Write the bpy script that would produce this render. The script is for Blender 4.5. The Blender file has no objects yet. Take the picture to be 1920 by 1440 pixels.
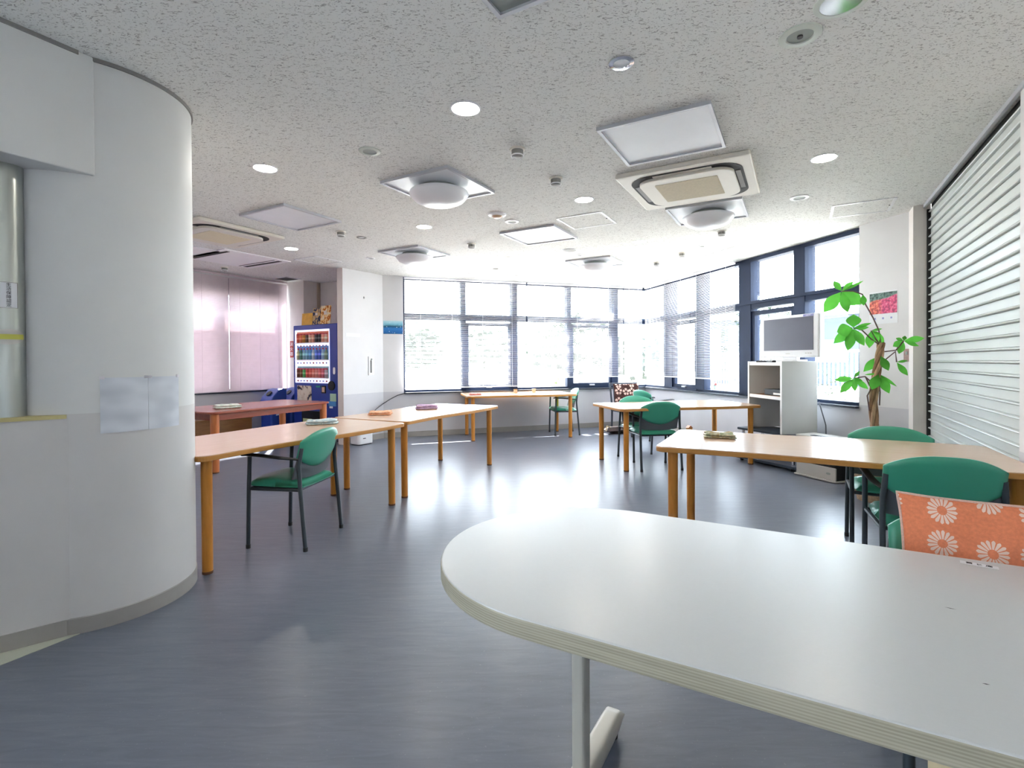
import bpy, bmesh, math, random
from mathutils import Vector, Matrix

# ------------------------------------------------------------------ camera, world, sun, exposure
SC = bpy.context.scene
COL = SC.collection
PI = math.pi
CAM_H, CEIL = 1.25, 2.68
FPX, PITCH, ROLL, SHY = 952.91, -0.00948, -0.00606, -33.28      # focal length in pixels, tilt, roll, lens shift
_fw = Vector((0, math.cos(PITCH), math.sin(PITCH)))
_up0 = Vector((0, -math.sin(PITCH), math.cos(PITCH)))
_rt0 = Vector((1, 0, 0))
_rt = _rt0 * math.cos(ROLL) + _up0 * math.sin(ROLL)
_up = -_rt0 * math.sin(ROLL) + _up0 * math.cos(ROLL)
cam_d = bpy.data.cameras.new('camera')
cam_d.sensor_fit = 'HORIZONTAL'
cam_d.sensor_width = 36
cam_d.lens = 36 * FPX / 1920
cam_d.shift_y = SHY / 1920
cam_d.clip_start, cam_d.clip_end = 0.05, 500
cam = bpy.data.objects.new('camera', cam_d)
COL.objects.link(cam)
cam.matrix_world = Matrix(((_rt.x, _up.x, -_fw.x, 0), (_rt.y, _up.y, -_fw.y, 0), (_rt.z, _up.z, -_fw.z, CAM_H), (0, 0, 0, 1)))
SC.camera = cam

SKY_STRENGTH, SUN_STRENGTH = 19.5, 45.0
W = bpy.data.worlds.new('sky_world')
SC.world = W
W.use_nodes = True
bgn = W.node_tree.nodes['Background']
bgn.inputs[0].default_value = (0.76, 0.89, 1.0, 1)
bgn.inputs[1].default_value = SKY_STRENGTH
SUN_AZ, SUN_EL = math.radians(108.0), math.radians(46)      # the sun stands behind the back wall
sd = bpy.data.lights.new('sun', 'SUN')
sd.energy = SUN_STRENGTH
sd.angle = 0.009
sd.color = (1.0, 0.96, 0.9)
sun = bpy.data.objects.new('sun', sd)
COL.objects.link(sun)
sun.rotation_euler = Vector((-math.cos(SUN_AZ) * math.cos(SUN_EL), -math.sin(SUN_AZ) * math.cos(SUN_EL), -math.sin(SUN_EL))).to_track_quat('-Z', 'Y').to_euler()
sun.location = (0, 20, 20)
vs = SC.view_settings
vs.view_transform = 'Standard'
vs.look = 'None'
vs.gamma = 1.0
vs.use_curve_mapping = False
vs.exposure = 0.12
SC.cycles.use_denoising = True
SC.cycles.max_bounces = 10
SC.cycles.diffuse_bounces = 6
SC.cycles.glossy_bounces = 4
SC.cycles.transparent_max_bounces = 16
SC.cycles.sample_clamp_indirect = 12
SC.cycles.caustics_reflective = False
SC.cycles.caustics_refractive = False

# ------------------------------------------------------------------ measuring helpers
def ray(px, py):
    return _rt * ((px - 960) / FPX) + _up * ((720 + SHY - py) / FPX) + _fw

def at(px, py, z):
    """the point at height z that the photograph shows at that pixel"""
    d = ray(px, py)
    t = (z - CAM_H) / d.z
    return Vector((d.x * t, d.y * t, z))

def deep(px, py, dist):
    d = ray(px, py)
    t = dist / d.y
    return Vector((d.x * t, dist, CAM_H + d.z * t))

def onwall(px, py, a, b):
    """the point on the vertical plane through a, b; also its distance along a->b"""
    d = ray(px, py)
    e = Vector((b[0] - a[0], b[1] - a[1]))
    n = Vector((-e.y, e.x))
    t = (n.x * a[0] + n.y * a[1]) / (n.x * d.x + n.y * d.y)
    p = Vector((d.x * t, d.y * t, CAM_H + d.z * t))
    return p, ((p.x - a[0]) * e.x + (p.y - a[1]) * e.y) / e.length

AX = math.radians(60.5)                                     # the building's grid
U = Vector((math.cos(AX), math.sin(AX), 0))
V = Vector((-U.y, U.x, 0))

# ------------------------------------------------------------------ materials
def s(r, g, b):
    f = lambda c: (c / 12.92 if c <= 0.04045 else ((c + 0.055) / 1.055) ** 2.4)
    return (f(r / 255), f(g / 255), f(b / 255))

class NT:
    def __init__(self, name):
        self.m = bpy.data.materials.new(name)
        self.m.use_nodes = True
        self.t = self.m.node_tree
        self.p = self.t.nodes['Principled BSDF']
        self.out = self.t.nodes['Material Output']
    def n(self, typ, **kw):
        x = self.t.nodes.new(typ)
        for k, v in kw.items():
            setattr(x, k, v)
        return x
    def l(self, a, b):
        self.t.links.new(a, b)
    def coords(self, scale=(1, 1, 1), rot=(0, 0, 0), kind='Object', loc=(0, 0, 0)):
        c = self.n('ShaderNodeTexCoord')
        m = self.n('ShaderNodeMapping')
        m.inputs['Scale'].default_value = scale
        m.inputs['Rotation'].default_value = rot
        m.inputs['Location'].default_value = loc
        self.l(c.outputs[kind], m.inputs['Vector'])
        return m.outputs['Vector']
    def noise(self, vec, scale=1.0, detail=2.0, rough=0.5, dist=0.0):
        x = self.n('ShaderNodeTexNoise')
        x.inputs['Scale'].default_value = scale
        x.inputs['Detail'].default_value = detail
        x.inputs['Roughness'].default_value = rough
        x.inputs['Distortion'].default_value = dist
        self.l(vec, x.inputs['Vector'])
        return x.outputs['Fac']
    def ramp(self, fac, stops, interp='LINEAR'):
        r = self.n('ShaderNodeValToRGB')
        r.color_ramp.interpolation = interp
        e = r.color_ramp.elements
        while len(e) < len(stops):
            e.new(0.5)
        for x, (pos, c) in zip(e, stops):
            x.position = pos
            x.color = (*c, 1) if len(c) == 3 else c
        self.l(fac, r.inputs['Fac'])
        return r.outputs['Color']
    def math(self, op, a, b=None):
        x = self.n('ShaderNodeMath', operation=op)
        for i, v in enumerate((a, b)):
            if v is None:
                continue
            if isinstance(v, (int, float)):
                x.inputs[i].default_value = v
            else:
                self.l(v, x.inputs[i])
        return x.outputs[0]
    def mix(self, fac, a, b):
        x = self.n('ShaderNodeMix', data_type='RGBA')
        for i, v in ((0, fac), (6, a), (7, b)):
            if isinstance(v, (int, float)):
                x.inputs[i].default_value = v
            elif isinstance(v, tuple):
                x.inputs[i].default_value = (*v, 1)
            else:
                self.l(v, x.inputs[i])
        return x.outputs[2]
    def bump(self, h, strength=0.2, dist=0.002):
        b = self.n('ShaderNodeBump')
        b.inputs['Strength'].default_value = strength
        b.inputs['Distance'].default_value = dist
        self.l(h, b.inputs['Height'])
        self.l(b.outputs[0], self.p.inputs['Normal'])
    def set(self, rough=0.5, metal=0.0, spec=0.5, coat=0.0):
        self.p.inputs['Roughness'].default_value = rough
        self.p.inputs['Metallic'].default_value = metal
        self.p.inputs['Specular IOR Level'].default_value = spec
        self.p.inputs['Coat Weight'].default_value = coat
        return self

def pm(name, col, rough=0.5, metal=0.0, var=0.06, scale=6.0, stretch=(1, 1, 1), spec=0.5, bump=0.0, coat=0.0):
    """plain painted / moulded surface with a little procedural unevenness"""
    t = NT(name).set(rough, metal, spec, coat)
    f = t.noise(t.coords(stretch), scale, 3)
    a = tuple(max(0, c * (1 - var)) for c in col)
    b = tuple(min(1, c * (1 + var)) for c in col)
    t.l(t.ramp(f, [(0.3, a), (0.7, b)]), t.p.inputs['Base Color'])
    if bump:
        t.bump(t.noise(t.coords(), scale * 25, 2), bump, 0.001)
    return t.m

def emit_mat(name, col, strength):
    t = NT(name)
    t.p.inputs['Base Color'].default_value = (*col, 1)
    t.p.inputs['Emission Color'].default_value = (*col, 1)
    t.p.inputs['Emission Strength'].default_value = strength
    return t.m

def leafy(name, col, k=0.45, rough=0.4, var=0.3, scale=9):
    """thin sheet that lets light through: leaves, blind slats"""
    t = NT(name).set(rough, 0, 0.4)
    f = t.noise(t.coords(), scale, 2)
    c = t.ramp(f, [(0.3, tuple(x * (1 - var) for x in col)), (0.7, tuple(min(1, x * (1 + var)) for x in col))])
    t.l(c, t.p.inputs['Base Color'])
    tr = t.n('ShaderNodeBsdfTranslucent')
    t.l(c, tr.inputs['Color'])
    mx = t.n('ShaderNodeMixShader')
    mx.inputs[0].default_value = k
    t.l(t.p.outputs[0], mx.inputs[1])
    t.l(tr.outputs[0], mx.inputs[2])
    t.l(mx.outputs[0], t.out.inputs['Surface'])
    return t.m

def glass_mat(name, tint=(1, 1, 1), refl=0.06):
    t = NT(name)
    tr = t.n('ShaderNodeBsdfTransparent')
    tr.inputs['Color'].default_value = (*tint, 1)
    gl = t.n('ShaderNodeBsdfGlossy')
    gl.inputs['Roughness'].default_value = 0.02
    lw = t.n('ShaderNodeLayerWeight')
    lw.inputs['Blend'].default_value = 0.15
    f = t.math('MULTIPLY_ADD', lw.outputs['Fresnel'], 0.6)
    t.t.nodes[-1].inputs[2].default_value = refl * 0.3
    mx = t.n('ShaderNodeMixShader')
    t.l(f, mx.inputs[0])
    t.l(tr.outputs[0], mx.inputs[1])
    t.l(gl.outputs[0], mx.inputs[2])
    t.l(mx.outputs[0], t.out.inputs['Surface'])
    return t.m

def wood_mat(name, c1, c2, rough=0.35, along=(2.0, 30.0, 30.0), spec=0.5):
    t = NT(name).set(rough, 0, spec)
    v = t.coords(along)
    f = t.noise(v, 3.0, 4, 0.6, 0.6)
    t.l(t.ramp(f, [(0.3, c1), (0.7, c2)]), t.p.inputs['Base Color'])
    return t.m

def ceiling_mat():
    t = NT('acoustic_board').set(0.9, 0, 0.2)
    v = t.coords((42, 105, 1), (0, 0, -AX + PI / 2))
    f = t.noise(v, 1.0, 1.5, 0.5, 1.3)
    holes = t.ramp(f, [(0.60, (1, 1, 1)), (0.65, (0, 0, 0))])
    f2 = t.noise(t.coords((110, 110, 1)), 1.0, 1, 0.5, 0.5)
    pits = t.ramp(f2, [(0.66, (1, 1, 1)), (0.71, (0, 0, 0))])
    a = t.mix(holes, s(176, 174, 170), s(236, 236, 232))
    b = t.mix(pits, s(196, 194, 188), a)
    t.l(b, t.p.inputs['Base Color'])
    t.bump(holes, 0.5, 0.003)
    return t.m

def floor_mat():
    t = NT('vinyl_floor').set(0.31, 0, 0.4)
    v = t.coords((2.2, 16, 1), (0, 0, -math.radians(40)))
    f = t.noise(v, 2.0, 6, 0.65, 0.8)
    c = t.ramp(f, [(0.3, s(98, 104, 118)), (0.5, s(105, 111, 125)), (0.72, s(113, 119, 132))])
    sp = t.noise(t.coords((1, 1, 1)), 90, 1)
    spk = t.ramp(sp, [(0.70, (0, 0, 0)), (0.76, (1, 1, 1))])
    c2 = t.mix(t.math('MULTIPLY', spk, 0.18), c, s(170, 172, 178))
    t.l(c2, t.p.inputs['Base Color'])
    
    t.bump(t.noise(t.coords((1, 1, 1)), 55, 3), 0.12, 0.002)
    return t.m

def wall_mat(name='painted_wall', upper=s(226, 224, 224), lower=s(205, 203, 207), split=0.76):
    t = NT(name).set(0.6, 0, 0.3)
    c = t.n('ShaderNodeTexCoord')
    sep = t.n('ShaderNodeSeparateXYZ')
    t.l(c.outputs['Object'], sep.inputs[0])
    m = t.math('GREATER_THAN', sep.outputs[2], split)
    col = t.mix(m, lower, upper)
    f = t.noise(t.coords(), 3.0, 4)
    k = t.ramp(f, [(0.3, (0.95, 0.95, 0.95)), (0.7, (1, 1, 1))])
    x = t.n('ShaderNodeMix', data_type='RGBA', blend_type='MULTIPLY')
    x.inputs[0].default_value = 1
    t.l(col, x.inputs[6])
    t.l(k, x.inputs[7])
    t.l(x.outputs[2], t.p.inputs['Base Color'])
    t.bump(t.noise(t.coords(), 260, 2), 0.08, 0.001)
    return t.m

MT = {}
MT['ceiling'] = ceiling_mat()
MT['floor'] = floor_mat()
MT['wall'] = wall_mat()
MT['column'] = wall_mat('painted_column', s(226, 226, 224), s(214, 211, 209), 1.02)
MT['plain'] = pm('white_paint', s(226, 225, 224), 0.6, var=0.02)
MT['warmwhite'] = pm('pale_pillar_paint', s(228, 221, 216), 0.6, var=0.03)
MT['base'] = pm('grey_vinyl_skirting', s(158, 154, 149), 0.5, var=0.05)
MT['pale'] = pm('pale_green_floor', s(196, 200, 184), 0.4, var=0.04)
MT['frame'] = pm('blue_grey_window_metal', s(30, 42, 66), 0.6, 0.0, var=0.05, spec=0.2)
MT['sill'] = pm('dark_sill', s(48, 54, 66), 0.5, var=0.05)
MT['glass'] = glass_mat('window_glass')
MT['frost'] = leafy('frosted_glass', (0.85, 0.82, 0.85), 0.6, 0.3, 0.05, 1)
MT['alu'] = pm('satin_aluminium', s(196, 198, 204), 0.4, 0.25, var=0.04)
MT['steel'] = pm('brushed_steel', s(186, 190, 184), 0.28, 0.95, var=0.1, scale=3, stretch=(10, 10, 0.4))
MT['chrome'] = pm('chrome', (0.75, 0.75, 0.77), 0.1, 1.0, var=0.03)
MT['dark'] = pm('dark_slot', (0.012, 0.012, 0.012), 0.7, var=0.1)
MT['black'] = pm('black_plastic', s(32, 33, 36), 0.5, var=0.1, spec=0.25)
MT['white_pl'] = pm('white_plastic', s(236, 236, 238), 0.35, var=0.02)
MT['ivory'] = pm('ivory_plastic', s(228, 222, 210), 0.45, var=0.02)
MT['green_ring'] = pm('pale_green_enamel', s(206, 212, 202), 0.45, var=0.03)
MT['shade'] = pm('matt_grey_reflector', s(150, 156, 150), 0.5, var=0.05)
MT['lamp_on'] = emit_mat('lit_lamp', (1.0, 0.95, 0.86), 150.0)
MT['dome'] = pm('opal_dome', s(240, 240, 244), 0.3, var=0.01)
MT['panel'] = pm('opal_panel', s(232, 235, 240), 0.35, var=0.02)
MT['tan'] = pm('tan_filter_mesh', s(206, 194, 168), 0.8, var=0.06, scale=60)
MT['filter2'] = pm('cream_filter_mesh', s(232, 220, 190), 0.8, var=0.03, scale=60)
MT['grey_gr'] = pm('grey_grille', s(140, 138, 134), 0.6, var=0.1)
MT['orange_det'] = pm('tan_sensor', s(214, 178, 146), 0.4, var=0.05)
MT['blind'] = leafy('white_blind_slat', (0.85, 0.85, 0.88), 0.4, 0.4, 0.02)
MT['pink'] = leafy('pink_blind_slat', s(226, 213, 217), 0.05, 0.5, 0.03)
MT['laminate'] = wood_mat('beech_laminate', s(208, 176, 150), s(216, 186, 160), 0.22, (1.5, 28, 10), 0.5)
MT['edge'] = wood_mat('golden_wood_edge', s(192, 132, 62), s(206, 148, 78), 0.35, (3, 3, 40))
MT['leg'] = wood_mat('golden_wood_leg', s(196, 126, 48), s(212, 144, 62), 0.35, (14, 14, 2))
MT['legcap'] = pm('brown_foot', s(98, 62, 40), 0.5)
MT['redwood'] = wood_mat('red_brown_wood', s(140, 64, 42), s(158, 80, 56), 0.25, (1.5, 20, 10))
MT['redleg'] = wood_mat('chestnut_leg', s(190, 108, 58), s(204, 122, 70), 0.35, (14, 14, 2))
MT['brown'] = wood_mat('dark_oak', s(128, 84, 40), s(150, 102, 54), 0.4, (2, 2, 24))
MT['wtop'] = pm('white_grey_table_top', s(200, 201, 201), 0.3, var=0.015, scale=60, stretch=(1, 8, 1))
MT['greige'] = pm('beige_metal', s(196, 192, 182), 0.4, 0.1, var=0.02)
MT['tube'] = pm('charcoal_tube', s(66, 74, 80), 0.4, 0.3, var=0.06)
MT['shell'] = pm('grey_shell', s(88, 92, 98), 0.5, var=0.05)
MT['green'] = pm('green_vinyl', s(66, 158, 130), 0.36, var=0.07, scale=3, bump=0.05)
MT['arm'] = pm('black_armrest', s(44, 44, 44), 0.45, var=0.08)
MT['blue'] = pm('vending_blue', s(40, 66, 156), 0.35, var=0.05)
MT['binblue'] = pm('bin_blue', s(26, 62, 148), 0.4, var=0.08)
MT['bag'] = leafy('white_bag', (0.75, 0.78, 0.82), 0.35, 0.3, 0.05)
MT['shelfw'] = pm('white_board', s(232, 229, 226), 0.45, var=0.02)
MT['shelfg'] = pm('pale_grey_board', s(208, 208, 206), 0.45, var=0.02)
MT['slate'] = pm('slate_board', s(54, 62, 74), 0.5, var=0.05, spec=0.3)
MT['screen'] = pm('grey_screen', s(96, 98, 112), 0.3, var=0.04)
MT['silver'] = pm('silver_plastic', s(196, 192, 186), 0.35, 0.3, var=0.03)
MT['lilac'] = pm('lilac_label', s(150, 152, 204), 0.5)
MT['duct'] = pm('brown_grey_duct', s(186, 170, 152), 0.6, var=0.04)
MT['ink'] = pm('ink', s(48, 46, 50), 0.6)
MT['wicker'] = pm('wicker', s(170, 144, 116), 0.7, var=0.3, scale=70, stretch=(1, 1, 2))
MT['soil'] = pm('soil', s(70, 52, 40), 0.9, var=0.3, scale=40)
MT['bark'] = pm('pale_bark', s(178, 146, 112), 0.7, var=0.28, scale=14, stretch=(3, 3, 1))
MT['bark2'] = pm('tan_bark', s(146, 112, 82), 0.7, var=0.28, scale=14, stretch=(3, 3, 1))
MT['twig'] = pm('twig', s(104, 78, 74), 0.6)
MT['leaf'] = leafy('plant_leaf', s(92, 180, 66), 0.55, 0.35, 0.3, 6)
MT['paper'] = pm('white_paper', s(232, 233, 236), 0.7, var=0.02)
MT['red'] = pm('sign_red', s(172, 56, 52), 0.5)
MT['yellow'] = pm('sticker_yellow', s(206, 204, 92), 0.5)
MT['cable'] = pm('grey_cable', s(78, 80, 86), 0.5)
MT['plate'] = pm('brown_plate', s(150, 124, 116), 0.4, 0.3, var=0.2, scale=40)
MT['oakstrip'] = wood_mat('yellow_wood_strip', s(196, 184, 128), s(206, 194, 140), 0.5, (3, 3, 30))
MT['shutter'] = pm('white_steel_slats', s(204, 209, 207), 0.42, 0.1, var=0.03, scale=2)
MT['card'] = pm('yellow_card', s(238, 184, 70), 0.6, var=0.12, scale=14)
MT['glow'] = emit_mat('lit_display', (0.86, 0.88, 1.0), 0.75)
MT['ground'] = pm('concrete_yard', s(196, 192, 184), 0.9, var=0.08, scale=1)
MT['fence'] = pm('white_fence_paint', s(240, 240, 240), 0.5, var=0.02)
MT['foliage'] = leafy('tree_foliage', s(38, 48, 36), 0.4, 0.6, 0.35, 1.5)
MT['trunk'] = pm('tree_bark', s(110, 96, 84), 0.8, var=0.2)
MT['bldg'] = pm('blue_grey_cladding', s(40, 50, 64), 0.6, var=0.04, scale=1)
MT['bwin'] = pm('far_window_glass', s(92, 112, 138), 0.2, var=0.05)
MT['hill'] = pm('hazy_hill', s(62, 72, 66), 0.9, var=0.15, scale=0.3)
MT['teal'] = pm('teal_accent', s(44, 160, 130), 0.4)
MT['orange'] = pm('orange_accent', s(224, 128, 52), 0.4)
MT['cream'] = pm('cream_fabric', s(214, 196, 160), 0.9, var=0.25, scale=14)
MT['mauve'] = pm('dark_brown_fabric', s(58, 46, 44), 0.9, var=0.2, scale=20)
MT['ashwood'] = pm('dark_stained_wood', s(62, 70, 84), 0.4, var=0.1)

def fabric2(name, c1, c2, scale=30, thr=0.52, c3=None):
    t = NT(name).set(0.9, 0, 0.1)
    f = t.noise(t.coords(), scale, 2, 0.5, 0.6)
    st = [(thr - 0.05, c1), (thr + 0.02, c2)]
    if c3:
        st.append((thr + 0.14, c3))
    t.l(t.ramp(f, st), t.p.inputs['Base Color'])
    t.bump(t.noise(t.coords(), 400, 2), 0.25, 0.002)
    return t.m

def daisy_mat(name, ground, petal, heart, scale, flat='XZ', petals=16, r0=0.30):
    """scattered daisies: petals from the angle round each cell's centre"""
    t = NT(name).set(0.9, 0, 0.1)
    c = t.n('ShaderNodeTexCoord')
    sp = t.n('ShaderNodeSeparateXYZ')
    t.l(c.outputs['Object'], sp.inputs[0])
    cb = t.n('ShaderNodeCombineXYZ')
    t.l(sp.outputs[0], cb.inputs[0])
    t.l(sp.outputs[2 if flat == 'XZ' else 1], cb.inputs[1])
    sc = t.n('ShaderNodeVectorMath', operation='SCALE')
    sc.inputs['Scale'].default_value = scale
    t.l(cb.outputs[0], sc.inputs[0])
    v = t.n('ShaderNodeTexVoronoi', voronoi_dimensions='2D')
    v.inputs['Scale'].default_value = 1
    v.inputs['Randomness'].default_value = 0.45
    t.l(sc.outputs[0], v.inputs['Vector'])
    df = t.n('ShaderNodeVectorMath', operation='SUBTRACT')
    t.l(sc.outputs[0], df.inputs[0])
    t.l(v.outputs['Position'], df.inputs[1])
    s2 = t.n('ShaderNodeSeparateXYZ')
    t.l(df.outputs[0], s2.inputs[0])
    ang = t.math('ARCTAN2', s2.outputs[1], s2.outputs[0])
    wob = t.math('SINE', t.math('MULTIPLY', ang, petals))
    lim = t.math('MULTIPLY_ADD', wob, 0.025)
    t.t.nodes[-1].inputs[2].default_value = r0
    inside = t.math('LESS_THAN', v.outputs['Distance'], lim)
    gap = t.math('GREATER_THAN', wob, -0.62)
    core = t.math('GREATER_THAN', v.outputs['Distance'], r0 * 0.36)
    m = t.math('MULTIPLY', inside, t.math('MULTIPLY', gap, core))
    g = t.noise(t.coords((1, 1, 1)), 120, 2)
    gc = t.ramp(g, [(0.3, tuple(x * 0.86 for x in ground)), (0.7, ground)])
    t.l(t.mix(m, gc, petal), t.p.inputs['Base Color'])
    t.bump(g, 0.3, 0.002)
    return t.m

MT['daisy'] = daisy_mat('coral_daisy_fabric', s(238, 142, 104), s(240, 208, 192), s(238, 142, 104), 9.3)
MT['rosefab'] = daisy_mat('brown_rose_fabric', s(88, 58, 54), s(236, 200, 186), s(120, 70, 66), 7.0, 'XZ', 5, 0.42)
MT['piping'] = pm('pale_piping', s(218, 180, 164), 0.9, var=0.1, scale=200)

# ------------------------------------------------------------------ mesh builder
class MB:
    def __init__(self):
        self.v, self.f = [], []
    def add(self, vs, fs, M=None):
        o = len(self.v)
        self.v += [(M @ Vector(p)) if M else Vector(p) for p in vs]
        self.f += [[i + o for i in f] for f in fs]
        return self
    def box(self, c, d, M=None):
        x, y, z = (q / 2 for q in d)
        p = [(c[0] + i * x, c[1] + j * y, c[2] + k * z) for k in (-1, 1) for j in (-1, 1) for i in (-1, 1)]
        return self.add(p, [(0, 2, 3, 1), (4, 5, 7, 6), (0, 1, 5, 4), (2, 6, 7, 3), (0, 4, 6, 2), (1, 3, 7, 5)], M)
    def seg(self, a, b, w, z0, z1, off=0.0):
        """upright slab from ground point a to b, w thick to the left of a->b (offset off)"""
        a, b = Vector((a[0], a[1], 0)), Vector((b[0], b[1], 0))
        d = (b - a).normalized()
        n = Vector((-d.y, d.x, 0))
        q = [a + n * off, b + n * off, b + n * (off + w), a + n * (off + w)]
        p = [(k.x, k.y, z) for z in (z0, z1) for k in q]
        return self.add(p, [(3, 2, 1, 0), (4, 5, 6, 7), (0, 1, 5, 4), (1, 2, 6, 5), (2, 3, 7, 6), (3, 0, 4, 7)])
    def prism(self, poly, z0, z1, M=None):
        n = len(poly)
        p = [(x, y, z0) for x, y in poly] + [(x, y, z1) for x, y in poly]
        return self.add(p, [list(range(n))[::-1], list(range(n, 2 * n))] + [(i, (i + 1) % n, n + (i + 1) % n, n + i) for i in range(n)], M)
    def lathe(self, prof, n=24, M=None, caps=True):
        vs = [(r * math.cos(2 * PI * i / n), r * math.sin(2 * PI * i / n), z) for r, z in prof for i in range(n)]
        fs = [(k * n + i, k * n + (i + 1) % n, (k + 1) * n + (i + 1) % n, (k + 1) * n + i) for k in range(len(prof) - 1) for i in range(n)]
        if caps:
            fs += [list(range(n))[::-1], list(range((len(prof) - 1) * n, len(prof) * n))]
        return self.add(vs, fs, M)
    def cyl(self, a, b, r, n=12, r2=None):
        return self.tube([a, b], [r, r if r2 is None else r2], n)
    def tube(self, path, r, n=8, flat=1.0):
        path = [Vector(p) for p in path]
        rs = r if isinstance(r, (list, tuple)) else [r] * len(path)
        vs, prev = [], None
        for i, p in enumerate(path):
            d = (path[min(i + 1, len(path) - 1)] - path[max(i - 1, 0)]).normalized()
            if prev is None:
                ref = Vector((0, 0, 1)) if abs(d.z) < 0.9 else Vector((1, 0, 0))
                x = d.cross(ref).normalized()
            else:
                x = (prev - d * prev.dot(d)).normalized()
            prev = x
            y = d.cross(x)
            vs += [p + (x * math.cos(2 * PI * k / n) + y * (math.sin(2 * PI * k / n) * flat)) * rs[i] for k in range(n)]
        m = len(path)
        fs = [(k * n + i, k * n + (i + 1) % n, (k + 1) * n + (i + 1) % n, (k + 1) * n + i) for k in range(m - 1) for i in range(n)]
        fs += [list(range(n))[::-1], list(range((m - 1) * n, m * n))]
        return self.add(vs, fs)
    def sheet(self, fn, nu, nv, M=None):
        vs = [fn(i / nu, j / nv) for j in range(nv + 1) for i in range(nu + 1)]
        w = nu + 1
        return self.add(vs, [(j * w + i, j * w + i + 1, (j + 1) * w + i + 1, (j + 1) * w + i) for j in range(nv) for i in range(nu)], M)
    def shell(self, fn, nu, nv, M=None):
        """closed pillow: fn(u, v, side) with side +1 / -1, meeting at the border"""
        o = len(self.v)
        w = nu + 1
        self.sheet(lambda a, b: fn(a, b, 1), nu, nv, M)
        k = w * (nv + 1)
        self.sheet(lambda a, b: fn(a, b, -1), nu, nv, M)
        n0 = len(self.f) - nu * nv
        for i in range(n0, len(self.f)):
            self.f[i] = self.f[i][::-1]
        br = [i for i in range(w)] + [j * w + nu for j in range(1, nv + 1)] + [nv * w + i for i in range(nu - 1, -1, -1)] + [j * w for j in range(nv - 1, 0, -1)]
        for i, a in enumerate(br):
            b = br[(i + 1) % len(br)]
            self.f.append([o + a, o + k + a, o + k + b, o + b])
        return self
    def build(self, name, mat, parent=None, smooth=False, bevel=0.0, seg=2, auto=True):
        me = bpy.data.meshes.new(name)
        me.from_pydata([tuple(p) for p in self.v], [], self.f)
        bm = bmesh.new()
        bm.from_mesh(me)
        bmesh.ops.remove_doubles(bm, verts=bm.verts, dist=1e-6)
        bmesh.ops.recalc_face_normals(bm, faces=bm.faces)
        if smooth:
            for f in bm.faces:
                f.smooth = True
            if auto:
                for e in bm.edges:
                    if len(e.link_faces) == 2 and e.calc_face_angle(0) > 0.75:
                        e.smooth = False
        bm.to_mesh(me)
        bm.free()
        me.materials.append(mat if not isinstance(mat, str) else MT[mat])
        o = bpy.data.objects.new(name, me)
        COL.objects.link(o)
        if parent:
            o.parent = parent
        if bevel:
            b = o.modifiers.new('edge', 'BEVEL')
            b.width = bevel
            b.segments = seg
            b.limit_method = 'ANGLE'
            b.angle_limit = 0.6
            if smooth is False:
                for p in me.polygons:
                    p.use_smooth = False
        return o

def tag(o, label=None, cat=None, group=None, kind=None):
    for k, v in (('label', label), ('category', cat), ('group', group), ('kind', kind)):
        if v:
            o[k] = v
    return o

def thing(name, label, cat, loc=(0, 0, 0), rz=0.0, group=None):
    o = bpy.data.objects.new(name, None)
    o.empty_display_size = 0.1
    COL.objects.link(o)
    o.location = loc
    o.rotation_euler = (0, 0, rz)
    return tag(o, label, cat, group)

def struct(name, mb, mat, parent=None, **kw):
    o = mb.build(name, mat, parent, **kw)
    if parent is None:
        o['kind'] = 'structure'
    return o

def sthing(name, label=None):
    o = bpy.data.objects.new(name, None)
    COL.objects.link(o)
    o['kind'] = 'structure'
    if label:
        o['label'] = label
    return o

def dup(root, loc, rz, label, group=None):
    r = root.copy()
    COL.objects.link(r)
    r.location = loc
    r.rotation_euler = (0, 0, rz)
    r['label'] = label
    if group:
        r['group'] = group
    for ch in list(root.children):
        c = ch.copy()
        COL.objects.link(c)
        c.parent = r
        for g in list(ch.children):
            d = g.copy()
            COL.objects.link(d)
            d.parent = c
    return r

def text(body, size, mat, parent, M, name='lettering', space=1.0):
    cu = bpy.data.curves.new('lettering_curve', 'FONT')
    cu.body = body
    cu.size = size
    cu.align_x = 'CENTER'
    cu.align_y = 'CENTER'
    cu.space_line = space
    cu.extrude = 0.0004
    t = bpy.data.objects.new('lettering_curve', cu)
    COL.objects.link(t)
    me = bpy.data.meshes.new_from_object(t)
    bpy.data.objects.remove(t)
    me.transform(M)
    me.materials.clear()
    me.materials.append(MT[mat])
    o = bpy.data.objects.new(name, me)
    COL.objects.link(o)
    if parent:
        o.parent = parent
    return o

def face_matrix(origin, xdir, up=Vector((0, 0, 1))):
    """local x along xdir, local y up, local z out of the face"""
    x = Vector(xdir).normalized()
    y = Vector(up)
    z = x.cross(y)
    return Matrix(((x.x, y.x, z.x, origin[0]), (x.y, y.y, z.y, origin[1]), (x.z, y.z, z.z, origin[2]), (0, 0, 0, 1)))

def rounded(w, d, r, n=6, cx=0.0, cy=0.0):
    out = []
    for sx, sy, a0 in ((1, 1, 0), (-1, 1, PI / 2), (-1, -1, PI), (1, -1, 1.5 * PI)):
        for i in range(n + 1):
            a = a0 + PI / 2 * i / n
            out.append((cx + sx * (w / 2 - r) + r * math.cos(a), cy + sy * (d / 2 - r) + r * math.sin(a)))
    return out

# ------------------------------------------------------------------ the room: floor, ceiling, walls
def uv(u, v):
    return U * u + V * v

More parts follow.
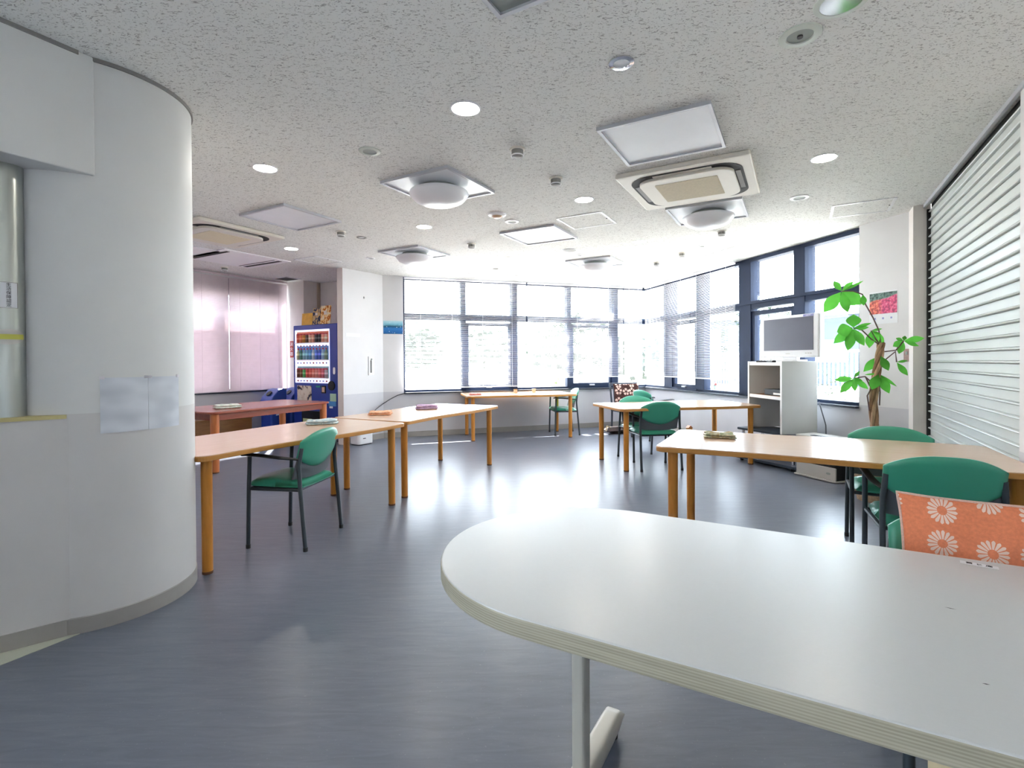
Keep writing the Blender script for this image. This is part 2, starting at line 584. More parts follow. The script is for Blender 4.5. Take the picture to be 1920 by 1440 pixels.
L0, L1 = Vector((-6.37, 5.32, 0)), Vector((-4.02, 9.084, 0))
P1, P2, P3 = Vector((-3.62, 8.858, 0)), Vector((-3.45, 9.165, 0)), Vector((-2.237, 8.478, 0))
C0, C1 = Vector((-2.655, 7.74, 0)), Vector((-2.553, 7.69, 0))
B0, PC = Vector((-2.12, 8.359, 0)), Vector((2.60, 9.92, 0))
PR, R1 = Vector((3.74, 5.45, 0)), Vector((3.867, 4.953, 0))
K1, S0 = Vector((3.764, 4.77, 0)), Vector((3.876, 4.706, 0))
Q = Vector((2.68, 2.683, 0))
S1 = S0 - U * 2.5
RR, RL = uv(-3, -1.012), uv(-3, 2.888)

outline = [(-6.9, 4.9), (-4.25, 9.35), (-2.2, 9.55), (2.85, 10.3), (4.3, 5.4), (4.35, 4.4), (2.9, 1.9), (-0.4, -3.6), (-4.4, -1.4), (-2.9, 2.9)]
struct('floor', MB().prism(outline, -0.12, 0.0), 'floor')
struct('ceiling', MB().prism(outline, CEIL, CEIL + 0.15), 'ceiling')
a, b = at(150, 1188.5, 0), at(-60, 1272, 0)
hw0 = Vector((-2.046, 2.331, 0))
HWD = Vector((-0.777, -0.63, 0))
hw1 = hw0 + HWD * 0.95
struct('trim_1', MB().prism([(a.x, a.y), (b.x, b.y), (hw1.x, hw1.y), (hw0.x, hw0.y)][::-1], 0.0, 0.002), 'pale')

w = MB().seg(L0, L1, 0.2, 0, 0.785).seg(L0, L1, 0.2, 2.62, CEIL)
struct('wall_left', w, 'wall')
w = MB().seg(L1, P1, 0.2, 0, CEIL).seg(P1, P2, 0.2, 0, CEIL)
struct('wall_pillar', w, 'warmwhite')
struct('wall_alcove', MB().seg(P2, P3, 0.15, 0, CEIL), 'warmwhite')
p, _ = onwall(596, 560, P2, P3)
e = (P3 - P2).normalized()
struct('trim_2', MB().seg(p - e * 0.09, p + e * 0.07, 0.07, 0, CEIL, -0.07), 'duct')
struct('wall_closet', MB().seg(C1, B0, 0.1, 0, CEIL), 'wall')
struct('wall_closet_end', MB().prism([(q.x, q.y) for q in (C0, C0 + U * 0.9, C1 + U * 0.5, C1)], 0, CEIL), 'warmwhite')
BD = (PC - B0).normalized()
def tb(px):
    return onwall(px, 700, B0, PC)[1]
def tr(px):
    return onwall(px, 700, PC, PR)[1]
RD = (PR - PC).normalized()
W0 = B0 + BD * tb(757)
SILL = 0.74
w = MB().seg(B0, PC + BD * 0.2, 0.2, 0, SILL).seg(B0, W0, 0.2, SILL, CEIL)
struct('wall_back', w, 'wall')
RE = PC + RD * tr(1611)
w = MB().seg(PC, R1, 0.2, 0, SILL).seg(RE, R1, 0.2, SILL, CEIL)
struct('wall_right', w, 'wall')
struct('wall_pilaster', MB().prism([(q.x, q.y) for q in (R1, K1, S0, S0 + Vector((0.3, 0.2, 0)), R1 + Vector((0.2, 0.05, 0)))], 0, CEIL), 'warmwhite')
struct('wall_shutter_backing', MB().seg(S0, S1, 0.1, 0, CEIL, 0.08), 'plain')
struct('wall_entrance', MB().seg(Q, RR, 0.45, 0, CEIL), 'wall')
VD = V
struct('wall_rear', MB().seg(RR, RL, 0.2, 0, CEIL), 'wall')
RL = uv(-3, 2.92)
CA, CB = uv(-2.5, 2.92), uv(-0.9, 2.92)  # ends of the opening cut for the added fill window
w = MB().seg(RL, CA, 0.18, 0, CEIL).seg(CB, uv(0.42, 2.92), 0.18, 0, CEIL).seg(CA, CB, 0.18, 0, 0.5).seg(CA, CB, 0.18, 2.4, CEIL)
struct('wall_corridor', w, 'column')
struct('wall_niche', MB().seg(uv(0.3, 3.5), uv(1.27, 3.5), 0.1, 0, CEIL).seg(uv(0.42, 3.07), uv(0.42, 3.6), 0.1, 0, CEIL), 'plain')
struct('wall_half', MB().seg(hw1, hw0 - HWD * 0.06, 0.16, 0, 1.0), 'column')
struct('trim_3', MB().seg(hw1, hw0 + HWD * 0.0, 0.17, 1.0, 1.018, -0.006), 'oakstrip')
struct('wall_bulkhead', MB().seg(uv(0.2, 2.868), uv(1.12, 2.866), 0.2, 2.13, CEIL), 'column', bevel=0.006)
struct('wall_partition', MB().seg(uv(1.27, 3.3), L0 + (L0 - L1).normalized() * 0.0, 0.15, 0, CEIL), 'wall')
CX, CY, CR = -2.22, 2.73, 0.435
Tc = Matrix.Translation((CX, CY, 0))
struct('wall_column', MB().lathe([(CR, 0), (CR, 1.02), (CR, CEIL)], 96, Tc), 'column', smooth=True)
struct('baseboard_column', MB().lathe([(CR + 0.004, 0), (CR + 0.004, 0.072), (CR, 0.076)], 96, Tc), 'base', smooth=True)
struct('trim_4', MB().lathe([(CR + 0.008, CEIL - 0.018), (CR + 0.008, CEIL)], 96, Tc).seg(uv(0.2, 2.86), uv(1.06, 2.86), 0.02, CEIL - 0.018, CEIL), 'grey_gr')
struct('baseboard_half', MB().seg(hw1, hw0 + HWD * 0.01, 0.006, 0.003, 0.075, -0.006), 'base')
struct('baseboard_back', MB().seg(B0, PC, 0.012, 0, 0.09, -0.012), 'base')
struct('baseboard_right', MB().seg(PC, R1, 0.012, 0, 0.09, -0.012), 'base')
struct('baseboard_closet', MB().seg(C1, B0, 0.012, 0, 0.09, -0.012), 'base')
struct('baseboard_left', MB().seg(L0, L1, 0.012, 0, 0.09, -0.012), 'base')

# ------------------------------------------------------------------ windows
def window(name, a, d, t0, t1, z0, z1, mull, transom, sashes, jambs=(0.03, 0.03), frame='frame'):
    root = sthing(name)
    pt = lambda t: a + d * t
    fr = MB()
    for q in ((t0, t0 + jambs[0]), (t1 - jambs[1], t1)):
        if q[1] - q[0] > 0:
            fr.seg(pt(q[0]), pt(q[1]), 0.12, z0, z1, 0.03)
    fr.seg(pt(t0), pt(t1), 0.12, z0, z0 + 0.04, 0.03).seg(pt(t0), pt(t1), 0.12, z1 - 0.05, z1, 0.03)
    fr.build('window_frame', frame, root)
    for m0, m1, dep in mull:
        MB().seg(pt(m0), pt(m1), dep, z0, z1, 0.03).build('mullion', frame, root, bevel=0.004)
    if transom:
        MB().seg(pt(t0), pt(t1), 0.1, transom[0], transom[1], 0.04).seg(pt(t0), pt(t1), 0.03, transom[1] - 0.025, transom[1] + 0.012, 0.012).build('transom', frame, root)
    for q0, q1, za, zb in sashes:
        MB().seg(pt(q0), pt(q0 + 0.06), 0.05, za, zb, 0.05).seg(pt(q1 - 0.06), pt(q1), 0.05, za, zb, 0.05).seg(pt(q0), pt(q1), 0.05, za, za + 0.07, 0.05).seg(pt(q0), pt(q1), 0.05, zb - 0.06, zb, 0.05).build('sash', frame, root)
        c = (q0 + q1) / 2
        MB().seg(pt(c - 0.05), pt(c + 0.05), 0.03, za + 0.02, za + 0.045, 0.02).build('sash_handle', 'alu', root)
    MB().seg(pt(t0), pt(t1), 0.006, z0 + 0.02, z1 - 0.02, 0.085).build('pane', 'glass', root)
    return root

HEAD = CEIL - 0.01
LB, LR = (PC - B0).length, (RE - PC).length
win1 = window('window_1', B0, BD, tb(757), LB + 0.1, SILL, HEAD,
              [(tb(865.5), tb(875), 0.12), (tb(960.5), tb(972), 0.12), (tb(1065), tb(1073), 0.12), (tb(1149), tb(1161), 0.12)],
              (1.965, 2.055), [(tb(874), tb(961), 0.77, 1.93), (tb(1072), tb(1150), 0.77, 1.93)], (0.03, 0.0))
win2 = window('window_2', PC, RD, -0.1, LR, SILL, HEAD,
              [(tr(1242), tr(1257), 0.12), (tr(1302), tr(1317), 0.12), (tr(1382), tr(1404), 0.16), (tr(1484), tr(1505), 0.16)],
              (1.965, 2.055), [(tr(1257), tr(1302), 0.77, 1.93), (tr(1404), tr(1484), 0.77, 1.93)], (0.0, 0.03))
LD = (L1 - L0).normalized()
def tl(px):
    return onwall(px, 600, L0, L1)[1]
LL = (L1 - L0).length
win3 = window('window_3', L0, LD, 0.02, LL - 0.06, 0.785, 2.62, [(tl(417), tl(427), 0.12), (tl(330), tl(336), 0.12)], (2.36, 2.62), [])
# solid spandrel and frosted lower lights of the left window
MB().seg(L0 + LD * 0.02, L0 + LD * (LL - 0.06), 0.03, 0.8, 1.98, 0.10).build('frosted_pane', 'frost', win3)
VL = (CB - CA).length
fill_win = window('added_fill_window', CA, U, 0.0, VL, 0.5, 2.4, [(VL / 2 - 0.04, VL / 2 + 0.04, 0.12)], (1.9, 1.98), [])  # unseen window, added to let fill daylight into the front of the room
st = sthing('trim_5')
MB().seg(B0 + BD * tb(757), PC, 0.20, SILL - 0.02, SILL + 0.004, -0.05).build('window_sill', 'sill', st)
MB().seg(PC, RE, 0.20, SILL - 0.02, SILL + 0.004, -0.05).build('window_sill', 'sill', st)
MB().seg(L0, L1, 0.20, 0.765, 0.789, -0.03).build('window_sill', 'sill', st)

# ------------------------------------------------------------------ blinds
def blind(label, a, d, t0, t1, z0, z1, mat, tilt, group, off=0.055, pitch=0.0205, width=0.025, cords=3):
    n = Vector((d.y, -d.x, 0))                               # into the room
    base = a + d * ((t0 + t1) / 2) + n * off
    root = thing('venetian_blind', label, 'blind', (base.x, base.y, z0), math.atan2(d.y, d.x), group)
    L = t1 - t0
    ct, sn = math.cos(tilt), math.sin(tilt)
    sl = MB()
    k = int((z1 - z0 - 0.05) / pitch)
    for i in range(k):
        z = 0.02 + i * pitch
        for q in ((-1, 0), (0, 1)):
            pts = []
            for x, y in ((-L / 2, q[0]), (L / 2, q[0]), (L / 2, q[1]), (-L / 2, q[1])):
                h = 0.0022 * (1 - y * y)
                pts.append((x, y * width / 2 * ct - h * sn, z + y * width / 2 * sn + h * ct))
            sl.add(pts, [(0, 1, 2, 3)])
    sl.build('slats', mat, root, smooth=True)
    h = z1 - z0
    MB().box((0, 0, 0.008), (L, 0.026, 0.014)).build('bottom_rail', mat, root)
    MB().box((0, 0, h - 0.015), (L, 0.032, 0.028)).build('head_rail', mat, root)
    for i in range(cords):
        x = -L / 2 + L * (i + 0.5) / cords
        MB().box((x, -0.014, h / 2), (0.004, 0.0015, h - 0.02)).build('ladder_cord', mat, root)
    return root

BG = 'white venetian blinds at the big corner windows'
blind('white venetian blind lowered to the sill over the back windows nearest the sea picture', B0, BD, tb(758), tb(985), 0.805, 2.66, 'blind', -0.12, BG, cords=4)
blind('white venetian blind on the back windows, its bottom rail raised above the sill', B0, BD, tb(988), tb(1166), 0.945, 2.66, 'blind', -0.12, BG)
blind('narrow white venetian blind added to block the sun at the glass corner of the back windows', B0, BD, tb(1168), LB - 0.1, 0.945, 2.66, 'blind', -0.12, BG, cords=2)  # extra blind piece, added to keep sun out at the bare corner glass
blind('narrow white venetian blind on the side window beside the glass corner', PC, RD, 0.1, tr(1299), 0.955, 2.66, 'blind', -0.12, BG)
blind('white venetian blind on the side window, hanging next to the bare window panes', PC, RD, tr(1300), tr(1384), 0.955, 2.66, 'blind', -0.12, BG)
PG = 'pink venetian blinds on the far window'
blind('closed pink venetian blind beside the round column', L0, LD, 0.03, tl(425.3), 0.789, 2.677, 'pink', 1.22, PG, cords=4)
blind('closed pink venetian blind beside the vending machine', L0, LD, tl(426), LL - 0.03, 0.789, 2.677, 'pink', 1.22, PG, cords=3)

# ------------------------------------------------------------------ roller shutter
SD = -U
ang = math.atan2(SD.y, SD.x)
root = thing('roller_shutter', 'closed white steel roller shutter with horizontal ribs beside the potted plant', 'shutter', (S0.x, S0.y, 0), ang)
# local x runs along the shutter, local -y points into the room
prof = []
z = 0.09
while z < 2.58:
    prof += [(0.0, z), (-0.004, z + 0.002), (-0.004, z + 0.056), (0.006, z + 0.0585), (0.004, z + 0.0605), (-0.02, z + 0.061), (-0.024, z + 0.066), (-0.02, z + 0.072), (-0.002, z + 0.0755)]
    z += 0.0765
prof.append((-0.004, z))
LS = 2.5
mb = MB()
vs = [(x, y, zz) for x in (0.03, LS) for y, zz in prof]
m = len(prof)
mb.add(vs, [(i, i + 1, m + i + 1, m + i) for i in range(m - 1)])
mb.build('slats', 'shutter', root)
MB().box((LS / 2, 0.0, 0.05), (LS, 0.03, 0.08)).build('bottom_rail', 'alu', root, bevel=0.004)
MB().box((0.012, -0.005, 1.32), (0.024, 0.05, 2.62)).build('guide_rail', 'dark', root)
MB().box((LS / 2, 0.03, 2.64), (LS, 0.05, 0.08)).build('head_slot', 'dark', root)
MB().box((LS / 2, -0.045, 2.665), (LS, 0.02, 0.03)).build('head_trim', 'alu', root)

# ------------------------------------------------------------------ outside
struct('ground_yard', MB().prism([(-40, -30), (60, -30), (60, 80), (-40, 80)], -0.5, -0.15), 'ground')
NR = Vector((-RD.y, RD.x, 0))
fa = PR + NR * 4 - RD * 9
root = thing('picket_fence', 'white picket fence across the yard behind the side window', 'fence', (fa.x, fa.y, 0), math.atan2(RD.y, RD.x))
FL = 12.0
MB().box((FL / 2, 0, 0.1), (FL, 0.16, 0.5)).build('footing', 'ground', root)
m = MB()
for i in range(int(FL / 0.105)):
    m.box((0.05 + i * 0.105, 0, 0.93), (0.024, 0.02, 1.0))
m.build('picket_lattice', 'fence', root)
for zz in (0.5, 1.42):
    MB().box((FL / 2, 0, zz), (FL, 0.04, 0.05)).build('rail', 'fence', root)
bl = thing('building', 'blue-grey building with a row of windows beyond the white fence', 'building', (22, 27, 0), math.radians(-40))
MB().box((0, 0, 1.6), (22, 7, 4.0)).build('wall', 'bldg', bl)
MB().box((0, 0, 3.75), (22.8, 7.8, 0.3)).build('roof', 'fence', bl)
for i in range(8):
    MB().box((-9 + i * 2.6, -3.52, 1.7), (1.5, 0.08, 1.2)).build('window_panel', 'bwin', bl)
rnd = random.Random(4)
def tree(name, label, x, y, h, r, group, kinds=260, trunk=True):
    root = thing(name, label, 'tree' if trunk else 'shrub', (x, y, -0.15), 0, group)
    m = MB()
    for i in range(kinds):
        th, ph = rnd.uniform(0, 2 * PI), math.acos(rnd.uniform(-1, 1))
        q = rnd.random() ** 0.4
        c = Vector((math.cos(th) * math.sin(ph) * r * q, math.sin(th) * math.sin(ph) * r * q, h * (0.62 if trunk else 0.5) + math.cos(ph) * h * (0.36 if trunk else 0.5) * q))
        k = r * rnd.uniform(0.09, 0.18)
        ax = Vector((rnd.uniform(-1, 1), rnd.uniform(-1, 1), rnd.uniform(-0.6, 0.6))).normalized()
        bx = ax.cross(Vector((rnd.uniform(-1, 1), rnd.uniform(-1, 1), 1))).normalized()
        m.add([c - ax * k, c + bx * k * 0.6, c + ax * k, c - bx * k * 0.6], [(0, 1, 2, 3)])
    m.build('foliage', 'foliage', root)
    MB().cyl((0, 0, 0), (0, 0, h * 0.55), 0.05 * r + 0.03, 8, 0.03 * r + 0.01).build('trunk', 'trunk', root)
TG = 'trees seen through the windows'
for nm, lab, px, dist, h, r, tk in (
        ('garden_tree', 'bushy tree beyond the back window beside the dark sash near the glass corner', 1088, 17, 3.1, 1.1, True),
        ('garden_tree', 'tree beyond the back window next to the raised blind', 1045, 21, 3.0, 1.4, True),
        ('garden_tree', 'pale tree outside the glass corner of the room', 1190, 19, 2.6, 1.3, True),
        ('garden_tree', 'tall narrow tree outside the side window next to the television', 1427, 15, 3.2, 0.9, True),
        ('garden_tree', 'narrow tree outside the side window behind the white blinds', 1335, 17, 2.8, 0.8, True),
        ('garden_tree', 'broad tree far outside the first back window by the sea picture', 790, 30, 3.4, 1.6, True),
        ('garden_tree', 'broad tree far outside the opening sash of the back window', 912, 32, 3.6, 1.7, True)):
    p = deep(px, 676, dist)
    tree(nm, lab, p.x, p.y, h, r, TG, 300, tk)
for px, dist, h, r, lab in ((1546, 9.3, 1.35, 0.24, 'thin leafy shrub in front of the white fence beside the television cabinet'),
                            (1577, 9.9, 1.0, 0.17, 'low shrub at the foot of the white fence behind the potted plant'),
                            (1609, 9.4, 0.55, 0.15, 'smallest shrub at the foot of the white fence near the window post')):
    p = deep(px, 676, dist)
    tree('garden_shrub', lab, p.x, p.y, h, r, 'shrubs by the fence', 170, False)
m = MB()
def ridge(i, j):
    x = -70 + 190 * i
    h = 4.0 + 2.5 * math.sin(i * 9) + 1.4 * math.sin(i * 23 + 1)
    return (x, 75 - 22 * i + 12 * j, -0.3 + (h + 2 * j) * min(1, j * 2))
m.sheet(ridge, 60, 4)
struct('hill_ridge', m, 'hill', smooth=True)

# ------------------------------------------------------------------ ceiling fittings
GR = AX - PI / 2                                             # ceiling grid rotation

def disc(c, r, z0, z1, n=28):
    return MB().lathe([(r, z0), (r, z1)], n)

LG = 'lit downlights'
proto = None
for px, py, lab in ((873, 203, 'lit recessed downlight nearest the camera, in front of the square dome lamp'),
                    (497, 315, 'lit recessed downlight closest to the round column'),
                    (1545, 296, 'lit recessed downlight between the air-conditioning cassette and the roller shutter'),
                    (795, 425, 'lit recessed downlight between the two square dome lamps over the long beech tables'),
                    (1095, 374, 'lit recessed downlight next to the big air-conditioning cassette'),
                    (546, 466, 'lit recessed downlight beside the flat opal panel near the pink blinds'),
                    (1199, 453, 'lit recessed downlight over the side window end of the room'),
                    (955, 484, 'lit recessed downlight nearest the white-blind back windows')):
    c = at(px, py, CEIL)
    if proto is None:
        root = thing('downlight', lab, 'ceiling light', c, 0, LG)
        MB().lathe([(0.074, -0.001), (0.078, -0.006), (0.086, -0.004), (0.088, 0.0)], 32, caps=False).build('trim_ring', 'white_pl', root, smooth=True)
        MB().lathe([(0.0735, -0.0035), (0.0735, -0.001)], 32).build('lamp_face', 'lamp_on', root)
        proto = root
    else:
        dup(proto, c, 0, lab)

def baffle(name, lab, cat, px, py, r, ring, inner, grp=None, depth=0.0):
    c = at(px, py, CEIL)
    root = thing(name, lab, cat, c, 0, grp)
    MB().lathe([(r * 0.62, -0.004), (r * 0.66, -0.009), (r, -0.006), (r * 1.02, 0.0)], 32, caps=False).build('trim_ring', ring, root, smooth=True)
    MB().lathe([(r * 0.64, -0.004), (r * 0.5, -0.0022), (r * 0.2, -0.0018)], 32, caps=True).build('reflector', inner, root, smooth=True)
    return root
DG = 'unlit round ceiling fittings'
r1 = baffle('unlit_downlight', 'pale green unlit downlight closest to the top edge between chrome lamp and roller shutter', 'ceiling light', 1500, 66, 0.085, 'green_ring', 'shade', DG)
MB().lathe([(0.012, -0.012), (0.012, -0.002)], 12).build('sensor_eye', 'ink', r1)
baffle('unlit_downlight', 'pale green unlit downlight beside the nearest square dome lamp', 'ceiling light', 693, 283, 0.072, 'green_ring', 'shade', DG)
baffle('unlit_downlight', 'small white-rimmed unlit downlight next to the round heat detector', 'ceiling light', 960, 415, 0.07, 'white_pl', 'shade', DG)
baffle('unlit_downlight', 'white-rimmed unlit downlight by the access hatch near the shutter', 'ceiling light', 1499, 370, 0.075, 'white_pl', 'shade', DG)
baffle('unlit_downlight', 'tiny unlit downlight in front of the square dome lamp nearest the back windows', 'ceiling light', 1086, 478, 0.05, 'white_pl', 'shade', DG)
baffle('unlit_downlight', 'tiny unlit downlight above the vending machine alcove wall', 'ceiling light', 695, 484, 0.06, 'white_pl', 'shade', DG)
baffle('unlit_downlight', 'tiny unlit downlight above the bare side window', 'ceiling light', 1316, 461, 0.055, 'white_pl', 'shade', DG)
baffle('unlit_downlight', 'tiny unlit downlight just above the first back window', 'ceiling light', 929, 504, 0.045, 'grey_gr', 'shade', DG)
baffle('emergency_light', 'small white emergency lamp with bright lens beyond the nearest dome lamp', 'emergency light', 678, 445, 0.055, 'grey_gr', 'white_pl')
r1 = baffle('emergency_light', 'chrome-rimmed emergency lamp on the ceiling above the big opal panel', 'emergency light', 1165, 117, 0.06, 'chrome', 'panel')
r1 = thing('chrome_downlight', 'open mirror-chrome downlight cut by the top edge of the picture', 'ceiling light', at(1578, 2, CEIL))
MB().lathe([(0.075, -0.004), (0.078, -0.008), (0.098, -0.006), (0.1, 0.0)], 32, caps=False).build('trim_ring', 'green_ring', r1, smooth=True)
MB().lathe([(0.076, -0.006), (0.06, -0.0025), (0.02, -0.0015)], 32).build('reflector', 'chrome', r1, smooth=True)
r1 = thing('ceiling_speaker', 'round grey ceiling speaker between the flat opal panel and the last dome lamp', 'speaker', at(1068, 469, CEIL))
MB().lathe([(0.088, -0.006), (0.1, -0.008), (0.105, 0)], 32, caps=False).build('trim_ring', 'white_pl', r1, smooth=True)
MB().lathe([(0.09, -0.006), (0.09, -0.001)], 32).build('grille', 'grey_gr', r1)
r1 = thing('heat_detector', 'round white heat detector with a tan centre on the ceiling', 'heat detector', at(932, 402, CEIL))
MB().lathe([(0.05, -0.012), (0.06, -0.02), (0.085, -0.012), (0.09, 0)], 32).build('base_plate', 'white_pl', r1, smooth=True)
MB().lathe([(0.02, -0.036), (0.036, -0.033), (0.05, -0.018)], 24).build('sensor_cap', 'orange_det', r1, smooth=True)
SG = 'small ceiling sensors'
proto = None
for px, py, k, lab in ((970, 279, 1.1, 'dark-faced ceiling sensor nearest the camera, in front of the big opal panel'),
                       (1042, 334, 1.1, 'cylindrical ceiling sensor beside the air-conditioning cassette corner'),
                       (639, 434, 1.0, 'ceiling sensor between the flat opal panel and the hidden cassette'),
                       (884, 457, 1.0, 'ceiling sensor next to the middle flat opal panel'),
                       (1353, 433, 1.0, 'ceiling sensor just below the dome lamp beside the cassette'),
                       (1279, 474, 1.0, 'ceiling sensor near the side window slot, middle of the three there'),
                       (1231, 492, 1.0, 'ceiling sensor near the side window slot, closest to the glass corner'),
                       (421, 501, 0.9, 'ceiling sensor just above the pink blinds')):
    c = at(px, py, CEIL)
    if proto is None:
        root = thing('ceiling_sensor', lab, 'sensor', c, 0, SG)
        MB().lathe([(0.05, -0.012), (0.052, -0.004), (0.052, 0)], 24).build('base_plate', 'ivory', root, smooth=True)
        MB().lathe([(0.03, -0.055), (0.038, -0.05), (0.04, -0.012)], 24).build('sensor_body', 'grey_gr', root, smooth=True)
        MB().lathe([(0.038, -0.05), (0.043, -0.053), (0.043, -0.044), (0.04, -0.042)], 24, caps=False).build('sensor_ring', 'white_pl', root, smooth=True)
        proto = root
    else:
        dup(proto, c, 0, lab)

def panel(lab, c, w=0.66, d=0.66, name='ceiling_panel_light', dome=False, grp='square opal ceiling panels', cover='panel', rim='alu'):
    root = thing(name, lab, 'ceiling light', c, GR, grp)
    m = MB()
    t, h = 0.02, 0.022
    for sx in (-1, 1):
        m.box((sx * (w / 2 - t / 2), 0, -h / 2), (t, d, h))
        m.box((0, sx * (d / 2 - t / 2), -h / 2), (w - 2 * t, t, h))
    m.build('frame', rim, root)
    MB().box((0, 0, -0.007), (w - 2 * t, d - 2 * t, 0.008)).build('diffuser', cover, root)
    if dome:
        MB().lathe([(0.16, -0.05), (0.16, -0.015)], 32).build('lamp_base', 'shade', root)
        MB().lathe([(0.06, -0.158), (0.14, -0.146), (0.20, -0.12), (0.235, -0.08), (0.24, -0.066), (0.235, -0.054), (0.16, -0.048)], 48).build('dome', 'dome', root, smooth=True)
    return root
def mid(p, q):
    a, b = at(*p, CEIL), at(*q, CEIL)
    return (a + b) / 2
panel('large square opal ceiling panel in an aluminium frame next to the cassette', mid((1115, 238.8), (1363.8, 270.5)))
panel('square opal ceiling panel near the pink blinds, in a grey metal frame', mid((446, 400.5), (641.7, 414)))
panel('square opal ceiling panel in the middle of the room, white and bright', mid((934.6, 434), (1084, 446)))
cc = at(935, 27, CEIL)
panel('dark square ceiling panel cut by the top edge of the picture', cc - U * 0.33 + (-V) * 0.33, cover='shade')
DM = 'square dome lamps'
panel('square pan lamp with opal dome, the one nearest the camera', mid((712, 338), (927.5, 359)), name='dome_ceiling_lamp', dome=True, grp=DM)
panel('square pan lamp with opal dome above the far end of the long beech tables', mid((707.7, 470.6), (845, 477)), name='dome_ceiling_lamp', dome=True, grp=DM)
panel('square pan lamp with opal dome directly beyond the cassette', mid((1244.5, 389.7), (1406.4, 402.8)), name='dome_ceiling_lamp', dome=True, grp=DM)
panel('square pan lamp with opal dome nearest the glass corner', mid((1059, 488), (1172, 494)), name='dome_ceiling_lamp', dome=True, grp=DM)

def cassette(lab, c, mesh):
    root = thing('air_conditioner_cassette', lab, 'air conditioner', c - Vector((0, 0, 0.001)), GR, 'ceiling air conditioners')
    MB().prism(rounded(0.95, 0.95, 0.02, 3), -0.035, 0.0).build('panel_cover', 'ivory', root, bevel=0.01)
    MB().prism(rounded(0.81, 0.81, 0.17, 8), -0.038, -0.034).build('air_slot', 'dark', root)
    MB().prism(rounded(0.69, 0.69, 0.12, 8), -0.058, -0.03).build('centre_cover', 'ivory', root, bevel=0.006)
    MB().prism(rounded(0.46, 0.46, 0.01, 2), -0.0605, -0.055).build('filter_mesh', mesh, root)
    for i in range(4):
        a = i * PI / 2
        M = Matrix.Rotation(a, 4, 'Z')
        MB().box((0, 0.37, -0.04), (0.42, 0.034, 0.004), M @ Matrix.Rotation(0.0, 4, 'X')).build('louvre_flap', 'grey_gr' if i % 2 else 'ivory', root)
    return root
cassette('big square air-conditioning cassette with a tan filter in mid ceiling', mid((1151.6, 327.4), (1426.1, 354.7)), 'tan')
c2 = at(373, 404, CEIL) + U * 0.475 + V * 0.475
cassette('air-conditioning cassette with a cream filter, half hidden behind the round column', c2, 'filter2')

def hatch(lab, pts, group='ceiling access hatches'):
    P = [at(*p, CEIL) for p in pts]
    c = sum(P, Vector()) / 4
    w, d = (P[1] - P[0]).length, (P[2] - P[1]).length
    root = thing('access_hatch', lab, 'hatch', c, GR, group)
    m = MB()
    for sx in (-1, 1):
        m.box((sx * w / 2, 0, -0.003), (0.022, d, 0.006))
        m.box((0, sx * d / 2, -0.003), (w, 0.022, 0.006))
    m.build('frame', 'white_pl', root)
    MB().box((0, 0, -0.001), (w - 0.03, d - 0.03, 0.004)).build('lid_board', 'ceiling', root)
    MB().box((w * 0.46, 0, -0.007), (0.012, 0.012, 0.004)).build('latch', 'ink', root)
hatch('square access hatch with bright white trim beside the cassette', ((1043, 409), (1126, 397), (1154, 418), (1079, 429)))
hatch('wide access hatch close to the roller shutter and side window', ((1560, 408), (1564, 385), (1677.6, 370), (1663, 395.5)))
hatch('faint access hatch above the vending machine alcove', ((553, 486), (593, 480), (638, 491), (602, 496)))

def vent(lab, c, w, d, slots):
    root = thing('ceiling_vent', lab, 'vent', c, GR, 'ceiling vents')
    MB().box((0, 0, -0.006), (w, d, 0.012)).build('cover_plate', 'white_pl', root)
    for x, y, sx, sy in slots:
        MB().box((x, y, -0.012), (sx, sy, 0.004)).build('air_slot', 'dark', root)
c = mid((363, 484), (528, 487))
vent('square white two-slot ceiling vent in front of the pink blinds', c, 0.95, 0.95, ((0, 0.36, 0.8, 0.06), (0, 0.27, 0.8, 0.02), (0, -0.38, 0.8, 0.05)))
c = at(345, 464, CEIL) + V * 0.1
vent('white slotted ceiling vent mostly hidden behind the round column', c + U * 0.1, 0.6, 0.5, ((0, -0.2, 0.5, 0.05),))
c = at(537, 522, CEIL)
vent('small grey grille in the ceiling at the corner of the pink blinds', c, 0.36, 0.3, ((0, 0, 0.3, 0.24),))
def slotline(lab, p, q):
    a, b = at(*p, CEIL), at(*q, CEIL)
    L = (b - a).length
    root = thing('linear_diffuser', lab, 'vent', (a + b) / 2, math.atan2((b - a).y, (b - a).x), 'linear ceiling diffusers')
    MB().box((0, 0, -0.004), (L, 0.09, 0.008)).build('cover_plate', 'white_pl', root)
    for y in (-0.02, 0.02):
        MB().box((0, y, -0.008), (L - 0.03, 0.014, 0.003)).build('air_slot', 'grey_gr', root)
slotline('long thin slot diffuser in the ceiling over the first back windows', (876, 513), (973, 517))
slotline('long thin slot diffuser in the ceiling over the middle back windows', (990, 519.4), (1137, 525.4))
slotline('long thin slot diffuser in the ceiling along the side window', (1196, 522), (1392, 459))

